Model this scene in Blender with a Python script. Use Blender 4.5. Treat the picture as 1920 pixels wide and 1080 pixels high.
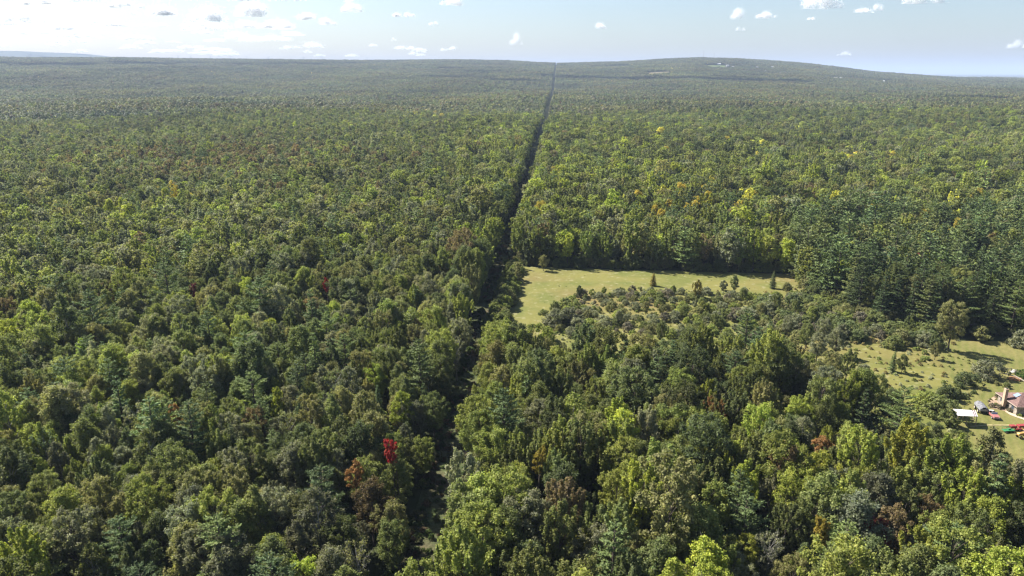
import bpy, math, random
import numpy as np
from mathutils import Vector, Matrix, Euler

for o in list(bpy.data.objects):
    bpy.data.objects.remove(o)
scene = bpy.context.scene
COL = scene.collection
R = math.radians
RNG = np.random.default_rng(20240907)
random.seed(7)

# ------------------------------------------------------------------ camera
CAM_H = 90.0
PITCH = R(16.4)
HFOV = R(70.0)
FPX = 960.0 / math.tan(HFOV / 2)
cam_d = bpy.data.cameras.new("camera")
cam_d.sensor_width = 36
cam_d.angle = HFOV
cam_d.clip_start = 1.0
cam_d.clip_end = 200000.0
cam = bpy.data.objects.new("camera", cam_d)
COL.objects.link(cam)
cam.location = (0, 0, CAM_H)
cam.rotation_euler = (math.pi / 2 - PITCH, 0, 0)
scene.camera = cam

# ------------------------------------------------------------------ sky, sun, exposure
SUN_EL = R(46.0)
SUN_DIR = Vector((-0.84 * math.cos(SUN_EL), 0.5426 * math.cos(SUN_EL), math.sin(SUN_EL))).normalized()
world = bpy.data.worlds.new("World")
scene.world = world
world.use_nodes = True
wn = world.node_tree.nodes
wl = world.node_tree.links
sky = wn.new("ShaderNodeTexSky")
sky.sky_type = 'NISHITA'
sky.sun_disc = False
sky.sun_elevation = SUN_EL
sky.sun_rotation = math.atan2(SUN_DIR.x, SUN_DIR.y)
sky.altitude = 300
sky.air_density = 1.0
sky.dust_density = 1.6
sky.ozone_density = 2.5
wl.new(sky.outputs[0], wn["Background"].inputs[0])
wn["Background"].inputs[1].default_value = 0.054
sun_d = bpy.data.lights.new("sun", 'SUN')
sun_d.energy = 5.0
sun_d.angle = R(0.53)
sun_d.color = (1.0, 0.95, 0.86)
sun = bpy.data.objects.new("sun", sun_d)
COL.objects.link(sun)
sun.rotation_euler = (-SUN_DIR).to_track_quat('-Z', 'Y').to_euler()
scene.view_settings.view_transform = 'Standard'
scene.view_settings.look = 'None'
scene.view_settings.exposure = 1.58
scene.view_settings.gamma = 1.0
scene.render.engine = 'CYCLES'
scene.cycles.max_bounces = 6
scene.cycles.diffuse_bounces = 4
scene.cycles.glossy_bounces = 1
scene.cycles.transmission_bounces = 3
scene.cycles.transparent_max_bounces = 8
scene.cycles.volume_bounces = 0
scene.cycles.use_denoising = True
scene.cycles.use_adaptive_sampling = False
scene.cycles.pixel_filter_type = 'BLACKMAN_HARRIS'
scene.cycles.filter_width = 1.3


# ------------------------------------------------------------------ mapping between photo pixels and the ground
CP, SP = math.cos(PITCH), math.sin(PITCH)


def ground(px, py, z=0.0):
    dx = (px - 960) / FPX
    dy = (540 - py) / FPX
    d = np.array((dx, CP + dy * SP, -SP + dy * CP))
    t = (z - CAM_H) / d[2]
    return float(d[0] * t), float(d[1] * t)


def project(x, y, z):
    dz = z - CAM_H
    depth = y * CP - dz * SP
    up = y * SP + dz * CP
    return 960 + FPX * x / depth, 540 - FPX * up / depth, depth


# lane: a straight line on the ground
LX0, LY0 = ground(838, 900)
LX1, LY1 = ground(948, 500)
LANE_DIR = np.array((LX1 - LX0, LY1 - LY0)) / math.hypot(LX1 - LX0, LY1 - LY0)
LANE_N = np.array((LANE_DIR[1], -LANE_DIR[0]))          # to the right of the lane


def lane_uv(x, y):
    ax, ay = x - LX0, y - LY0
    return ax * LANE_DIR[0] + ay * LANE_DIR[1], ax * LANE_N[0] + ay * LANE_N[1]


def vnoise(x, y, s, seed=0):
    """cheap smooth noise in -1..1 from a few rotated sines"""
    r = np.random.default_rng(seed)
    v = 0
    for k in range(6):
        a = r.uniform(0, 6.28)
        f = r.uniform(.6, 1.7) / s * 6.28
        v = v + np.sin((x * math.cos(a) + y * math.sin(a)) * f + r.uniform(0, 6.28))
    return v / 2.6


def inside(poly, x, y):
    x = np.asarray(x, float)
    y = np.asarray(y, float)
    r = np.zeros(x.shape, bool)
    n = len(poly)
    j = n - 1
    for i in range(n):
        xi, yi = poly[i]
        xj, yj = poly[j]
        c = ((yi > y) != (yj > y)) & (x < (xj - xi) * (y - yi) / (yj - yi + 1e-12) + xi)
        r ^= c
        j = i
    return r


def smooth(a, b, x):
    t = np.clip((x - a) / (b - a), 0, 1)
    return t * t * (3 - 2 * t)


RIDGE_D = 7200.0
RX = np.array([-900, 0, 300, 500, 700, 850, 950, 1050, 1150, 1240, 1310, 1380, 1440, 1500, 1570, 1640, 1720, 1800, 1920, 2600])
RY = np.array([113, 113.5, 113, 114, 115, 113.5, 115, 119.5, 117.5, 113, 110, 112, 116, 121, 128, 135.5, 141, 145, 147, 149.])
YH = 540 - FPX * math.tan(PITCH)        # eye level row


def terrain(x, y):
    x = np.asarray(x, float)
    y = np.asarray(y, float)
    d = np.hypot(x, y)
    yy = np.maximum(y, 50.0)
    px = 960 + FPX * x / (yy * CP)
    row = np.interp(px, RX, RY)
    top = CAM_H + RIDGE_D * (YH - row) * CP * CP / FPX - 13.0
    front = np.where(y > 0, 1.0, 0.0)
    lift = smooth(2300, RIDGE_D, d) * (1 - .75 * smooth(RIDGE_D + 300, 11000, d)) * front
    z = top * lift
    # low faint hill far on the left
    row2 = np.interp(px, [-900, -200, 0, 60, 120, 180, 240, 330], [104, 102, 102.5, 102.5, 104, 107, 110.5, 116])
    far = CAM_H + 17000 * (YH - row2) * CP * CP / FPX
    lf = smooth(13000, 17000, d) * (1 - smooth(17500, 21000, d)) * front * np.where(px < 330, 1, 0)
    z = np.maximum(z, far * lf)
    und = vnoise(x, y, 800, 3) * 6.0 + vnoise(x, y, 2200, 4) * 7.0
    z = z + und * smooth(550, 1700, d) * (1 - .75 * lift)
    return z


# ------------------------------------------------------------------ helpers for objects
def tag(o, label=None, cat=None, group=None, kind=None):
    if label:
        o["label"] = label
    if cat:
        o["category"] = cat
    if group:
        o["group"] = group
    if kind:
        o["kind"] = kind
    return o


def link(name, mesh, parent=None, loc=None):
    o = bpy.data.objects.new(name, mesh)
    COL.objects.link(o)
    if parent is not None:
        o.parent = parent
    if loc is not None:
        o.location = loc
    return o


def empty(name, loc=(0, 0, 0), rz=0.0):
    o = bpy.data.objects.new(name, None)
    o.empty_display_size = .5
    COL.objects.link(o)
    o.location = loc
    o.rotation_euler = (0, 0, rz)
    return o


def mesh_np(name, verts, faces, mats, midx=None, smooth_shade=False):
    """faces: (n,4) or (n,3) int array"""
    me = bpy.data.meshes.new(name)
    verts = np.asarray(verts, np.float32)
    faces = np.asarray(faces, np.int32)
    n, k = faces.shape
    me.vertices.add(len(verts))
    me.vertices.foreach_set("co", verts.ravel())
    me.loops.add(n * k)
    me.loops.foreach_set("vertex_index", faces.ravel())
    me.polygons.add(n)
    me.polygons.foreach_set("loop_start", np.arange(0, n * k, k, dtype=np.int32))
    for m in mats:
        me.materials.append(m)
    if midx is not None:
        me.polygons.foreach_set("material_index", np.asarray(midx, np.int32))
    me.update(calc_edges=True)
    me.validate()
    if smooth_shade:
        me.shade_smooth()
    return me


class MB:
    """collects simple solids and builds ONE mesh"""

    def __init__(self):
        self.v, self.f = [], []

    def add(self, vs, fs):
        b = len(self.v)
        self.v += [tuple(map(float, p)) for p in vs]
        self.f += [tuple(b + i for i in f) for f in fs]
        return self

    def box(self, cx, cy, cz, sx, sy, sz, rz=0.0, taper=1.0):
        c, s = math.cos(rz), math.sin(rz)
        vs = []
        for k, zz in enumerate((-.5, .5)):
            t = taper if k else 1.0
            for xx, yy in ((-.5, -.5), (.5, -.5), (.5, .5), (-.5, .5)):
                x, y = xx * sx * t, yy * sy * t
                vs.append((cx + x * c - y * s, cy + x * s + y * c, cz + zz * sz))
        return self.add(vs, [(3, 2, 1, 0), (4, 5, 6, 7), (0, 1, 5, 4), (1, 2, 6, 5), (2, 3, 7, 6), (3, 0, 4, 7)])

    def tube(self, pts, rads, n=6):
        pts = [Vector(p) for p in pts]
        rings = []
        for i, p in enumerate(pts):
            d = (pts[min(i + 1, len(pts) - 1)] - pts[max(i - 1, 0)]).normalized()
            u = d.orthogonal().normalized()
            w = d.cross(u)
            rings.append([p + (u * math.cos(a) + w * math.sin(a)) * rads[i] for a in [2 * math.pi * k / n for k in range(n)]])
        vs = [v for r in rings for v in r]
        fs = []
        for i in range(len(pts) - 1):
            for k in range(n):
                a, b = i * n + k, i * n + (k + 1) % n
                fs.append((a, b, b + n, a + n))
        fs.append(tuple(range(n - 1, -1, -1)))
        fs.append(tuple(range((len(pts) - 1) * n, len(pts) * n)))
        return self.add(vs, fs)

    def cyl(self, c, axis, r, w, n=14):
        a = Vector(axis).normalized()
        c = Vector(c)
        return self.tube([c - a * w / 2, c + a * w / 2], [r, r], n)

    def prism(self, poly, z0, z1):
        n = len(poly)
        vs = [(x, y, z0) for x, y in poly] + [(x, y, z1) for x, y in poly]
        fs = [tuple(range(n - 1, -1, -1)), tuple(range(n, 2 * n))]
        fs += [(i, (i + 1) % n, (i + 1) % n + n, i + n) for i in range(n)]
        return self.add(vs, fs)

    def mesh(self, name, mat, shade=False):
        me = bpy.data.meshes.new(name)
        me.from_pydata(self.v, [], self.f)
        for m in (mat if isinstance(mat, (list, tuple)) else [mat]):
            me.materials.append(m)
        me.update()
        if shade:
            me.shade_smooth()
        return me

    def build(self, name, mat, parent=None, bevel=0.0, shade=False):
        o = link(name, self.mesh(name, mat, shade), parent)
        if bevel:
            b = o.modifiers.new("bevel", 'BEVEL')
            b.width = bevel
            b.segments = 2
        return o


# ------------------------------------------------------------------ materials
def new_mat(name):
    m = bpy.data.materials.new(name)
    m.use_nodes = True
    nt = m.node_tree
    for n in list(nt.nodes):
        nt.nodes.remove(n)
    out = nt.nodes.new("ShaderNodeOutputMaterial")
    return m, nt, out


def N(nt, t, **kw):
    n = nt.nodes.new(t)
    for k, v in kw.items():
        setattr(n, k, v)
    return n


def math_node(nt, op, a, b=None, c=None):
    n = N(nt, "ShaderNodeMath", operation=op)
    for i, v in enumerate((a, b, c)):
        if v is None:
            continue
        if isinstance(v, (int, float)):
            n.inputs[i].default_value = v
        else:
            nt.links.new(v, n.inputs[i])
    return n.outputs[0]


def mixc(nt, fac, a, b, mode='MIX'):
    n = N(nt, "ShaderNodeMix", data_type='RGBA', blend_type=mode)
    for sock, v in ((n.inputs[0], fac), (n.inputs[6], a), (n.inputs[7], b)):
        if isinstance(v, (int, float)):
            sock.default_value = v
        elif isinstance(v, (tuple, list)):
            sock.default_value = (*v[:3], 1)
        else:
            nt.links.new(v, sock)
    return n.outputs[2]


def foliage_mat(name, source, transl=0.45, spec=0.12, rough=0.6):
    m, nt, out = new_mat(name)
    at = N(nt, "ShaderNodeAttribute")
    at.attribute_type = source
    at.attribute_name = "tint"
    geo = N(nt, "ShaderNodeNewGeometry")
    rnd = geo.outputs["Random Per Island"]
    v = math_node(nt, 'MULTIPLY_ADD', rnd, 0.75, 0.62)
    h = math_node(nt, 'MULTIPLY_ADD', math_node(nt, 'FRACT', math_node(nt, 'MULTIPLY', rnd, 17.0)), 0.03, 0.485)
    hs = N(nt, "ShaderNodeHueSaturation")
    nt.links.new(h, hs.inputs[0])
    nt.links.new(v, hs.inputs[2])
    base = at.outputs["Color"]
    if source == 'INSTANCER':
        tc = N(nt, "ShaderNodeTexCoord")
        nz = N(nt, "ShaderNodeTexNoise")
        nz.inputs["Scale"].default_value = .42
        nz.inputs["Detail"].default_value = 2
        nt.links.new(tc.outputs["Object"], nz.inputs[0])
        tu = N(nt, "ShaderNodeAttribute")
        tu.attribute_type = 'INSTANCER'
        tu.attribute_name = "turn"
        mr = N(nt, "ShaderNodeMapRange")
        mr.inputs[1].default_value = .47
        mr.inputs[2].default_value = .56
        nt.links.new(nz.outputs[0], mr.inputs[0])
        base = mixc(nt, math_node(nt, 'MULTIPLY', mr.outputs[0], tu.outputs["Fac"]), base, (.115, .14, .035))
        mr2 = N(nt, "ShaderNodeMapRange")
        mr2.inputs[1].default_value = .3
        mr2.inputs[2].default_value = .7
        nt.links.new(nz.outputs[0], mr2.inputs[0])
        base = mixc(nt, 1.0, base, mixc(nt, mr2.outputs[0], (.80, .85, .92), (1.14, 1.13, 1.02)), 'MULTIPLY')
    nt.links.new(base, hs.inputs[4])
    col = hs.outputs[0]
    if source == 'GEOMETRY':
        a2 = N(nt, "ShaderNodeAttribute")
        a2.attribute_type = 'INSTANCER'
        a2.attribute_name = "tint"
        col = mixc(nt, 1.0, col, a2.outputs["Color"], 'MULTIPLY')
    p = N(nt, "ShaderNodeBsdfPrincipled")
    nt.links.new(col, p.inputs["Base Color"])
    p.inputs["Roughness"].default_value = rough
    p.inputs["Specular IOR Level"].default_value = spec
    t = N(nt, "ShaderNodeBsdfTranslucent")
    tc = mixc(nt, 1.0, col, (1.05, 1.12, .6), 'MULTIPLY')
    nt.links.new(tc, t.inputs[0])
    mx = N(nt, "ShaderNodeMixShader")
    mx.inputs[0].default_value = transl
    nt.links.new(p.outputs[0], mx.inputs[1])
    nt.links.new(t.outputs[0], mx.inputs[2])
    nt.links.new(mx.outputs[0], out.inputs[0])
    return m


def plain_mat(name, col, rough=.7, metal=0.0, noise=0.0, scale=3.0, spec=.4, col2=None):
    m, nt, out = new_mat(name)
    p = N(nt, "ShaderNodeBsdfPrincipled")
    p.inputs["Roughness"].default_value = rough
    p.inputs["Metallic"].default_value = metal
    p.inputs["Specular IOR Level"].default_value = spec
    if noise or col2:
        tc = N(nt, "ShaderNodeTexCoord")
        nz = N(nt, "ShaderNodeTexNoise")
        nz.inputs["Scale"].default_value = scale
        nz.inputs["Detail"].default_value = 5
        nt.links.new(tc.outputs["Object"], nz.inputs[0])
        c2 = col2 or tuple(c * (1 - noise) for c in col)
        c1 = col if col2 else tuple(min(1, c * (1 + noise)) for c in col)
        rp = N(nt, "ShaderNodeMapRange")
        rp.inputs[1].default_value = .35
        rp.inputs[2].default_value = .65
        nt.links.new(nz.outputs[0], rp.inputs[0])
        nt.links.new(mixc(nt, rp.outputs[0], c2, c1), p.inputs["Base Color"])
    else:
        p.inputs["Base Color"].default_value = (*col, 1)
    nt.links.new(p.outputs[0], out.inputs[0])
    return m


LEAF = foliage_mat("leaf", 'INSTANCER')
NEEDLE = foliage_mat("needle", 'INSTANCER', transl=.25, spec=.12, rough=.6)
FARLEAF = foliage_mat("far_leaf", 'GEOMETRY', transl=.3, spec=.15)
BARK = plain_mat("bark", (.085, .068, .052), .9, noise=.4, scale=2.0)
PALEBARK = plain_mat("pale_bark", (.24, .23, .20), .8, noise=.35, scale=1.5)


# ------------------------------------------------------------------ tree forms
def quads(cen, nrm, sx, sy, rng, up=None):
    """leaf faces: diamonds of half size sx, sy with normals nrm"""
    n = len(cen)
    nrm = nrm / (np.linalg.norm(nrm, axis=1, keepdims=True) + 1e-9)
    if up is None:
        up = rng.normal(size=(n, 3))
    u = np.cross(nrm, up)
    u /= (np.linalg.norm(u, axis=1, keepdims=True) + 1e-9)
    w = np.cross(u, nrm)
    sx = np.broadcast_to(np.asarray(sx, float).reshape(-1, 1), (n, 1))
    sy = np.broadcast_to(np.asarray(sy, float).reshape(-1, 1), (n, 1))
    v = np.stack([cen - w * sy, cen + u * sx - w * sy * .1, cen + w * sy, cen - u * sx + w * sy * .1], 1).reshape(-1, 3)
    return v, np.arange(n * 4).reshape(-1, 4)


def limbs_mesh(segs, n=5):
    b = MB()
    for pts, rads in segs:
        b.tube(pts, rads, n)
    return b


def prof(shape, u):
    if shape == 'round':
        return np.sqrt(np.clip(1 - (2 * u - 1) ** 2, 0, 1)) ** .85
    if shape == 'oval':
        return np.sin(np.pi * np.clip(u, 0, 1) ** .8) ** .7
    if shape == 'vase':
        return np.clip(.35 + .75 * u, 0, 1) * np.sqrt(np.clip(1 - np.clip((u - .62) / .38, 0, 1) ** 2, 0, 1))
    if shape == 'column':
        return np.clip(u * 5, 0, 1) ** .5 * np.clip((1 - u) * 1.9, 0, 1) ** .75
    if shape == 'cone':
        return np.clip(u * 6, 0, 1) * (1 - u) ** .8
    if shape == 'dome':
        return np.sqrt(np.clip(1 - u ** 2.2, 0, 1))
    return np.ones_like(u)


def broadleaf(seed, h, cr, base, shape, nclump, nleaf, size, spray=0.0, crad=.24, bark=None, sparse=1.0, twigs=0, nlimb=26):
    rng = np.random.default_rng(seed)
    ch = h * (1 - base)
    # clump centres
    C = []
    lob = [(rng.uniform(0, 6.28), rng.integers(2, 5), rng.uniform(.08, .22)) for _ in range(3)]
    lean = rng.normal(0, .35, 2)
    tries = 0
    while len(C) < nclump and tries < 40000:
        tries += 1
        u = rng.uniform(.02, .97)
        a = rng.uniform(0, 6.28)
        r = prof(shape, np.array([u]))[0] * cr * (1 + sum(m * math.sin(k * a + p + 3 * u) for p, k, m in lob))
        q = rng.uniform(.25, 1) ** .5
        c = np.array((math.cos(a) * r * q * .86 + lean[0] * u, math.sin(a) * r * q * .86 + lean[1] * u, h * base + ch * u * .95))
        dmin = crad * cr * .82
        if all(np.sum((c - d) ** 2) > dmin ** 2 for d in C[-400:]):
            C.append(c)
        elif tries > 8000:
            C.append(c)
    C = np.array(C)
    nc = len(C)
    axis = np.stack([C[:, 0] - lean[0] * .5, C[:, 1] - lean[1] * .5, (C[:, 2] - (h * base + ch * .15)) * .9], 1)
    axis /= (np.linalg.norm(axis, axis=1, keepdims=True) + 1e-6)
    rad = crad * cr * rng.uniform(.75, 1.3, nc)
    per = rng.multinomial(nleaf, rad ** 2 / np.sum(rad ** 2))
    P, NN = [], []
    for i in range(nc):
        n = int(per[i] * sparse)
        if n < 1:
            continue
        d = rng.normal(size=(n, 3))
        d[:, 2] += .35
        d += axis[i] * .45
        d /= np.linalg.norm(d, axis=1, keepdims=True)
        rr = rad[i] * np.clip(np.abs(rng.normal(.74, .34, (n, 1))), .08, 1.7)
        off = d * rr * np.array((1, 1, .82))
        if spray:
            ax = axis[i] * .55 + np.array((0, 0, .75)) + rng.normal(0, .15, 3)
            ax /= np.linalg.norm(ax)
            t = rng.uniform(-.8, 1.6, (n, 1))
            perp = d - (d @ ax)[:, None] * ax
            so = ax * t * rad[i] * 1.25 + perp * rad[i] * .62 * np.clip(1.15 - .55 * np.abs(t), .2, 1) * rng.uniform(.2, 1, (n, 1))
            off = off * (1 - spray) + so * spray
        P.append(C[i] + off)
        NN.append(d * .75 + rng.normal(0, .55, (n, 3)) + np.array((0, 0, .35)))
    P = np.concatenate(P)
    NN = np.concatenate(NN)
    s = size * rng.uniform(.65, 1.3, len(P))
    v, f = quads(P, NN, s * .62, s, rng)
    # trunk and limbs
    segs = []
    tr = h * .0125 + .04
    top = np.array((lean[0] * .6, lean[1] * .6, h * (base + (1 - base) * .72)))
    mid = np.array((lean[0] * .15 + rng.normal(0, .12), lean[1] * .15 + rng.normal(0, .12), h * base * .8))
    segs.append(([(0, 0, -.4), tuple(mid * (.5, .5, .5)), tuple(mid), tuple((mid + top) / 2), tuple(top)], [tr * 1.35, tr, tr * .85, tr * .55, tr * .15]))
    idx = rng.choice(nc, min(nc, nlimb), replace=False)
    for i in idx:
        c = C[i]
        hd = math.hypot(c[0], c[1])
        z0 = max(h * base * .55, c[2] - hd * rng.uniform(.8, 1.5) - .5)
        z0 = min(z0, top[2] * .96)
        k = min(1, z0 / top[2])
        s0 = np.array((top[0] * k * .6, top[1] * k * .6, z0))
        m = s0 * .45 + c * .55 + np.array((0, 0, .12 * hd))
        r0 = tr * .42 * (1.1 - k * .6)
        segs.append(([tuple(s0), tuple(m), tuple(c + axis[i] * rad[i] * .5)], [r0, r0 * .6, r0 * .2]))
    for _ in range(twigs):
        i = rng.integers(nc)
        c = C[i]
        d = axis[i] + rng.normal(0, .45, 3) + np.array((0, 0, .4))
        d /= np.linalg.norm(d)
        L = rad[i] * rng.uniform(1.2, 2.2)
        segs.append(([tuple(c - d * L * .4), tuple(c + d * L * .2 + rng.normal(0, .1, 3)), tuple(c + d * L)], [.035, .026, .012]))
    return v, f, segs


def pine(seed, h, rl, base, nwhorl, nb, ntuft, nleaf, size, droop=.0, irregular=.4, power=.75, flat=.5, rise=.25):
    """whorls of spreading boughs that carry flat plates of needle tufts"""
    rng = np.random.default_rng(seed)
    P, NN, UP = [], [], []
    segs = []
    tr = h * .012 + .04
    bend = rng.normal(0, .25, 2)
    segs.append(([(0, 0, -.4), (0, 0, h * .3), (bend[0] * .4, bend[1] * .4, h * .65), (bend[0], bend[1], h * .98)], [tr * 1.3, tr, tr * .6, .03]))
    for w in range(nwhorl):
        u = (w + rng.uniform(-.2, .2)) / nwhorl
        u = min(max(u, 0), .985)
        z = h * (base + (1 - base) * u)
        k = z / h
        o = np.array((bend[0] * k * k, bend[1] * k * k, z))
        a0 = rng.uniform(0, 6.28)
        nbw = max(3, int(nb * (1 - .35 * u)))
        for b in range(nbw):
            a = a0 + 6.283 * b / nbw + rng.normal(0, .2)
            L = rl * ((1 - u) ** power) * (.55 + .45 * min(1, u * 5 + .3)) * rng.uniform(1 - irregular, 1 + irregular * .45) + .25
            el = rise * (.2 + u * 1.1) - droop * (1 - u) + rng.normal(0, .09)
            d = np.array((math.cos(a) * math.cos(el), math.sin(a) * math.cos(el), math.sin(el)))
            side = np.array((-math.sin(a), math.cos(a), 0))
            tip = o + d * L + np.array((0, 0, .10 * L * (1 if droop < .2 else -.5)))
            if L > .8:
                segs.append(([tuple(o), tuple(o + d * L * .5), tuple(tip)], [.035 + .012 * L, .03, .012]))
            n = max(3, int(nleaf / (nwhorl * nb) * (L / (rl * .55))))
            t = rng.uniform(.22, 1.02, n) ** .8
            wd = L * .30 * np.clip(1.25 - t, .25, 1) * 1.15
            g = rng.integers(0, ntuft, n)                     # group into tufts
            tt = (g + .5) / ntuft
            t = np.where(rng.uniform(size=n) < .7, .25 + .75 * tt + rng.normal(0, .05, n), t)
            sd = rng.normal(0, .55, n) * wd
            up = np.abs(rng.normal(0, .16, n)) * (.4 + .5 * flat)
            p = o + np.outer(t * L, d) + np.outer(sd, side) + np.outer(up + .10 * L * t * t * (1 if droop < .2 else -.5), (0, 0, 1))
            P.append(p)
            dirv = d * .8 + np.outer(np.sign(sd) * .5, side) + np.array((0, 0, .45)) + rng.normal(0, .35, (n, 3))
            UP.append(dirv)
            NN.append(np.array((0, 0, 1.0)) * .8 + rng.normal(0, .5, (n, 3)) + d * .25)
    P, NN, UP = map(np.concatenate, (P, NN, UP))
    s = size * rng.uniform(.7, 1.3, len(P))
    v, f = quads(P, NN, s * .34, s, rng, UP)
    return v, f, segs


FORMS = {}          # name -> dict(lod0=(trunk mesh, crown mesh), joined lod0, joined lod1, height)


def form(key, kind, fn, args, leaf, bark, near_n, near_s, far_n, far_s, far=True):
    v, f, segs = fn(*args, **dict(near_n, **near_s))
    crown = mesh_np(key + "_crown", v, f, [leaf])
    trunk = limbs_mesh(segs).mesh(key + "_trunk", bark)
    FORMS[key] = dict(kind=kind, crown=crown, trunk=trunk, h=max(v[:, 2]), w=np.percentile(np.hypot(v[:, 0], v[:, 1]), 95))

    def join(v, f, segs, nm, nl):
        b = limbs_mesh(segs[:nl], 4)
        tv = np.array(b.v)
        me = bpy.data.meshes.new(nm)
        nv = len(v)
        faces = [tuple(int(i) for i in q) for q in f] + [tuple(i + nv for i in q) for q in b.f]
        me.from_pydata([tuple(p) for p in v] + b.v, [], faces)
        me.materials.append(leaf)
        me.materials.append(bark)
        me.polygons.foreach_set("material_index", np.array([0] * len(f) + [1] * len(b.f), np.int32))
        me.update()
        return me
    FORMS[key]['mid'] = join(v, f, segs, key + "_mid", 60)
    v2, f2, segs2 = fn(*args, **dict(far_n, **far_s))
    FORMS[key]['far'] = join(v2, f2, segs2, key + "_far", 6)


def bl(key, seed, h, cr, base, shape, ncl, n=14500, s=.172, bark=BARK, **kw):
    form(key, 'broad', broadleaf, (seed, h, cr, base, shape), LEAF, bark,
         dict(nclump=int(ncl * 1.45), nleaf=n), dict(size=s, **dict(dict(spray=.3, crad=.24), **dict(kw, crad=kw.get('crad', .24) * .84))), dict(nclump=max(12, int(ncl * .8)), nleaf=n // 7), dict(size=s * 2.3, **dict(kw, nlimb=6)))


def pn(key, kind, seed, h, rl, base, nw, nb, nt, n=9000, s=.27, **kw):
    form(key, kind, pine, (seed, h, rl, base, nw, nb, nt), NEEDLE, BARK,
         dict(nleaf=n), dict(size=s, **kw), dict(nleaf=n // 6), dict(size=s * 2.1, **kw))


bl('round', 11, 16.5, 4.3, .24, 'round', 72)
bl('round_b', 12, 15.5, 4.1, .22, 'oval', 60, crad=.27)
bl('maple', 13, 17, 3.9, .2, 'vase', 64, spray=.75, crad=.25)
bl('maple_b', 14, 16, 3.7, .2, 'oval', 52, spray=.85, crad=.28)
bl('oak', 15, 17, 4.9, .26, 'round', 78, crad=.2, n=15000, nlimb=34)
bl('aspen', 16, 17, 3.0, .3, 'column', 46, crad=.3, n=9000, bark=PALEBARK)
bl('birch', 17, 15, 3.4, .28, 'oval', 44, crad=.27, n=7500, bark=PALEBARK, twigs=14)
bl('ash', 18, 17.5, 4.2, .3, 'vase', 50, crad=.23, n=10000, spray=.4)
bl('young', 19, 10, 2.3, .12, 'column', 36, crad=.32, n=7000, spray=.3)
bl('bare', 20, 15, 3.2, .25, 'vase', 50, crad=.22, n=1500, twigs=160, bark=PALEBARK, nlimb=40)
pn('pine', 'pine', 31, 19, 5.0, .16, 15, 6, 5, power=.6)
pn('pine_b', 'pine', 32, 19.5, 6.0, .2, 13, 6, 6, n=11000, irregular=.6, power=.48)
pn('pine_c', 'pine', 33, 17, 3.5, .10, 17, 6, 4, power=.85)
pn('spruce', 'spruce', 34, 15, 2.5, .05, 26, 7, 4, n=9500, s=.21, droop=.3, irregular=.2, power=.9, rise=.15)
pn('spruce_b', 'spruce', 35, 11, 2.2, .04, 22, 7, 4, n=7000, s=.2, droop=.25, irregular=.25, power=.85, rise=.2)
bl('shrub', 41, 3.6, 2.0, .06, 'dome', 30, n=3600, s=.15, crad=.33, nlimb=12)
bl('shrub_b', 42, 3.0, 2.5, .05, 'dome', 34, n=3800, s=.14, crad=.28, nlimb=12, spray=.3)
bl('shrub_c', 43, 4.6, 1.7, .08, 'oval', 28, n=3400, s=.15, crad=.33, nlimb=12, spray=.5)
bl('weed', 44, 1.1, .8, .02, 'dome', 12, n=420, s=.13, crad=.4, nlimb=4)
bl('tuft', 25, 16, 1.9, .66, 'round', 26, n=4200, s=.16, crad=.34, nlimb=14)
BROAD = ['round', 'round_b', 'maple', 'maple_b', 'oak', 'aspen', 'birch', 'ash', 'young', 'bare']
ORDER = list(FORMS)

# ------------------------------------------------------------------ leaf colours (linear albedo)
LEAFGAIN = 1.95
PAL = {
    'mid':    (.090, .098, .034),
    'light':  (.120, .131, .034),
    'lime':   (.152, .168, .030),
    'olive':  (.109, .104, .043),
    'dark':   (.063, .073, .030),
    'grey':   (.106, .106, .064),
    'blue':   (.058, .078, .031),
    'pine':   (.072, .092, .032),
    'brown':  (.105, .078, .040),
    'rust':   (.15, .078, .030),
    'red':    (.48, .036, .045),
    'wine':   (.13, .025, .032),
    'yellow': (.32, .25, .05),
    'gold':   (.40, .30, .055),
    'ygreen': (.135, .140, .026),
}

# ------------------------------------------------------------------ clearings (ground outlines, corners read on the ground)
def poly(pts):
    return [ground(*p) for p in pts]


CLEAR = poly([(968, 499), (1485, 513), (1530, 556), (1625, 598), (1740, 626), (1930, 634), (2300, 640), (2300, 1060), (1930, 985), (1850, 978), (1795, 965),
              (1745, 925), (1700, 852), (1640, 815), (1580, 765), (1500, 718), (1400, 708), (1330, 722), (1180, 724), (1050, 722), (930, 704), (945, 600)])
MEADOW = poly([(968, 500), (1485, 514), (1530, 556), (1625, 598), (1790, 630), (1835, 700), (1835, 880), (1745, 887), (1700, 850), (1640, 798), (1580, 746),
               (1500, 714), (1400, 706), (1330, 720), (1180, 722), (1050, 720), (930, 702), (945, 600)])
GRASSY = poly([(985, 500), (1490, 513), (1480, 548), (1330, 545), (1200, 540), (1085, 552), (1015, 585), (1025, 612), (1010, 640), (955, 640), (960, 590)])
HEDGE = poly([(1480, 560), (1630, 600), (1745, 628), (1745, 652), (1600, 640), (1500, 625), (1380, 600)])


def sheet(name, pts, z, mat, kind, step=4.0):
    """a polygon on the ground filled with a fine grid so that it can be textured"""
    me = bpy.data.meshes.new(name)
    b = [(x, y, z) for x, y in pts]
    me.from_pydata(b, [], [tuple(range(len(b)))])
    me.materials.append(mat)
    me.update()
    import bmesh
    bm = bmesh.new()
    bm.from_mesh(me)
    bmesh.ops.triangulate(bm, faces=bm.faces[:])
    bm.normal_update()
    for f in bm.faces:
        if f.normal.z < 0:
            f.normal_flip()
    bm.to_mesh(me)
    bm.free()
    o = link(name, me)
    tag(o, kind=kind)
    return o


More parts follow.
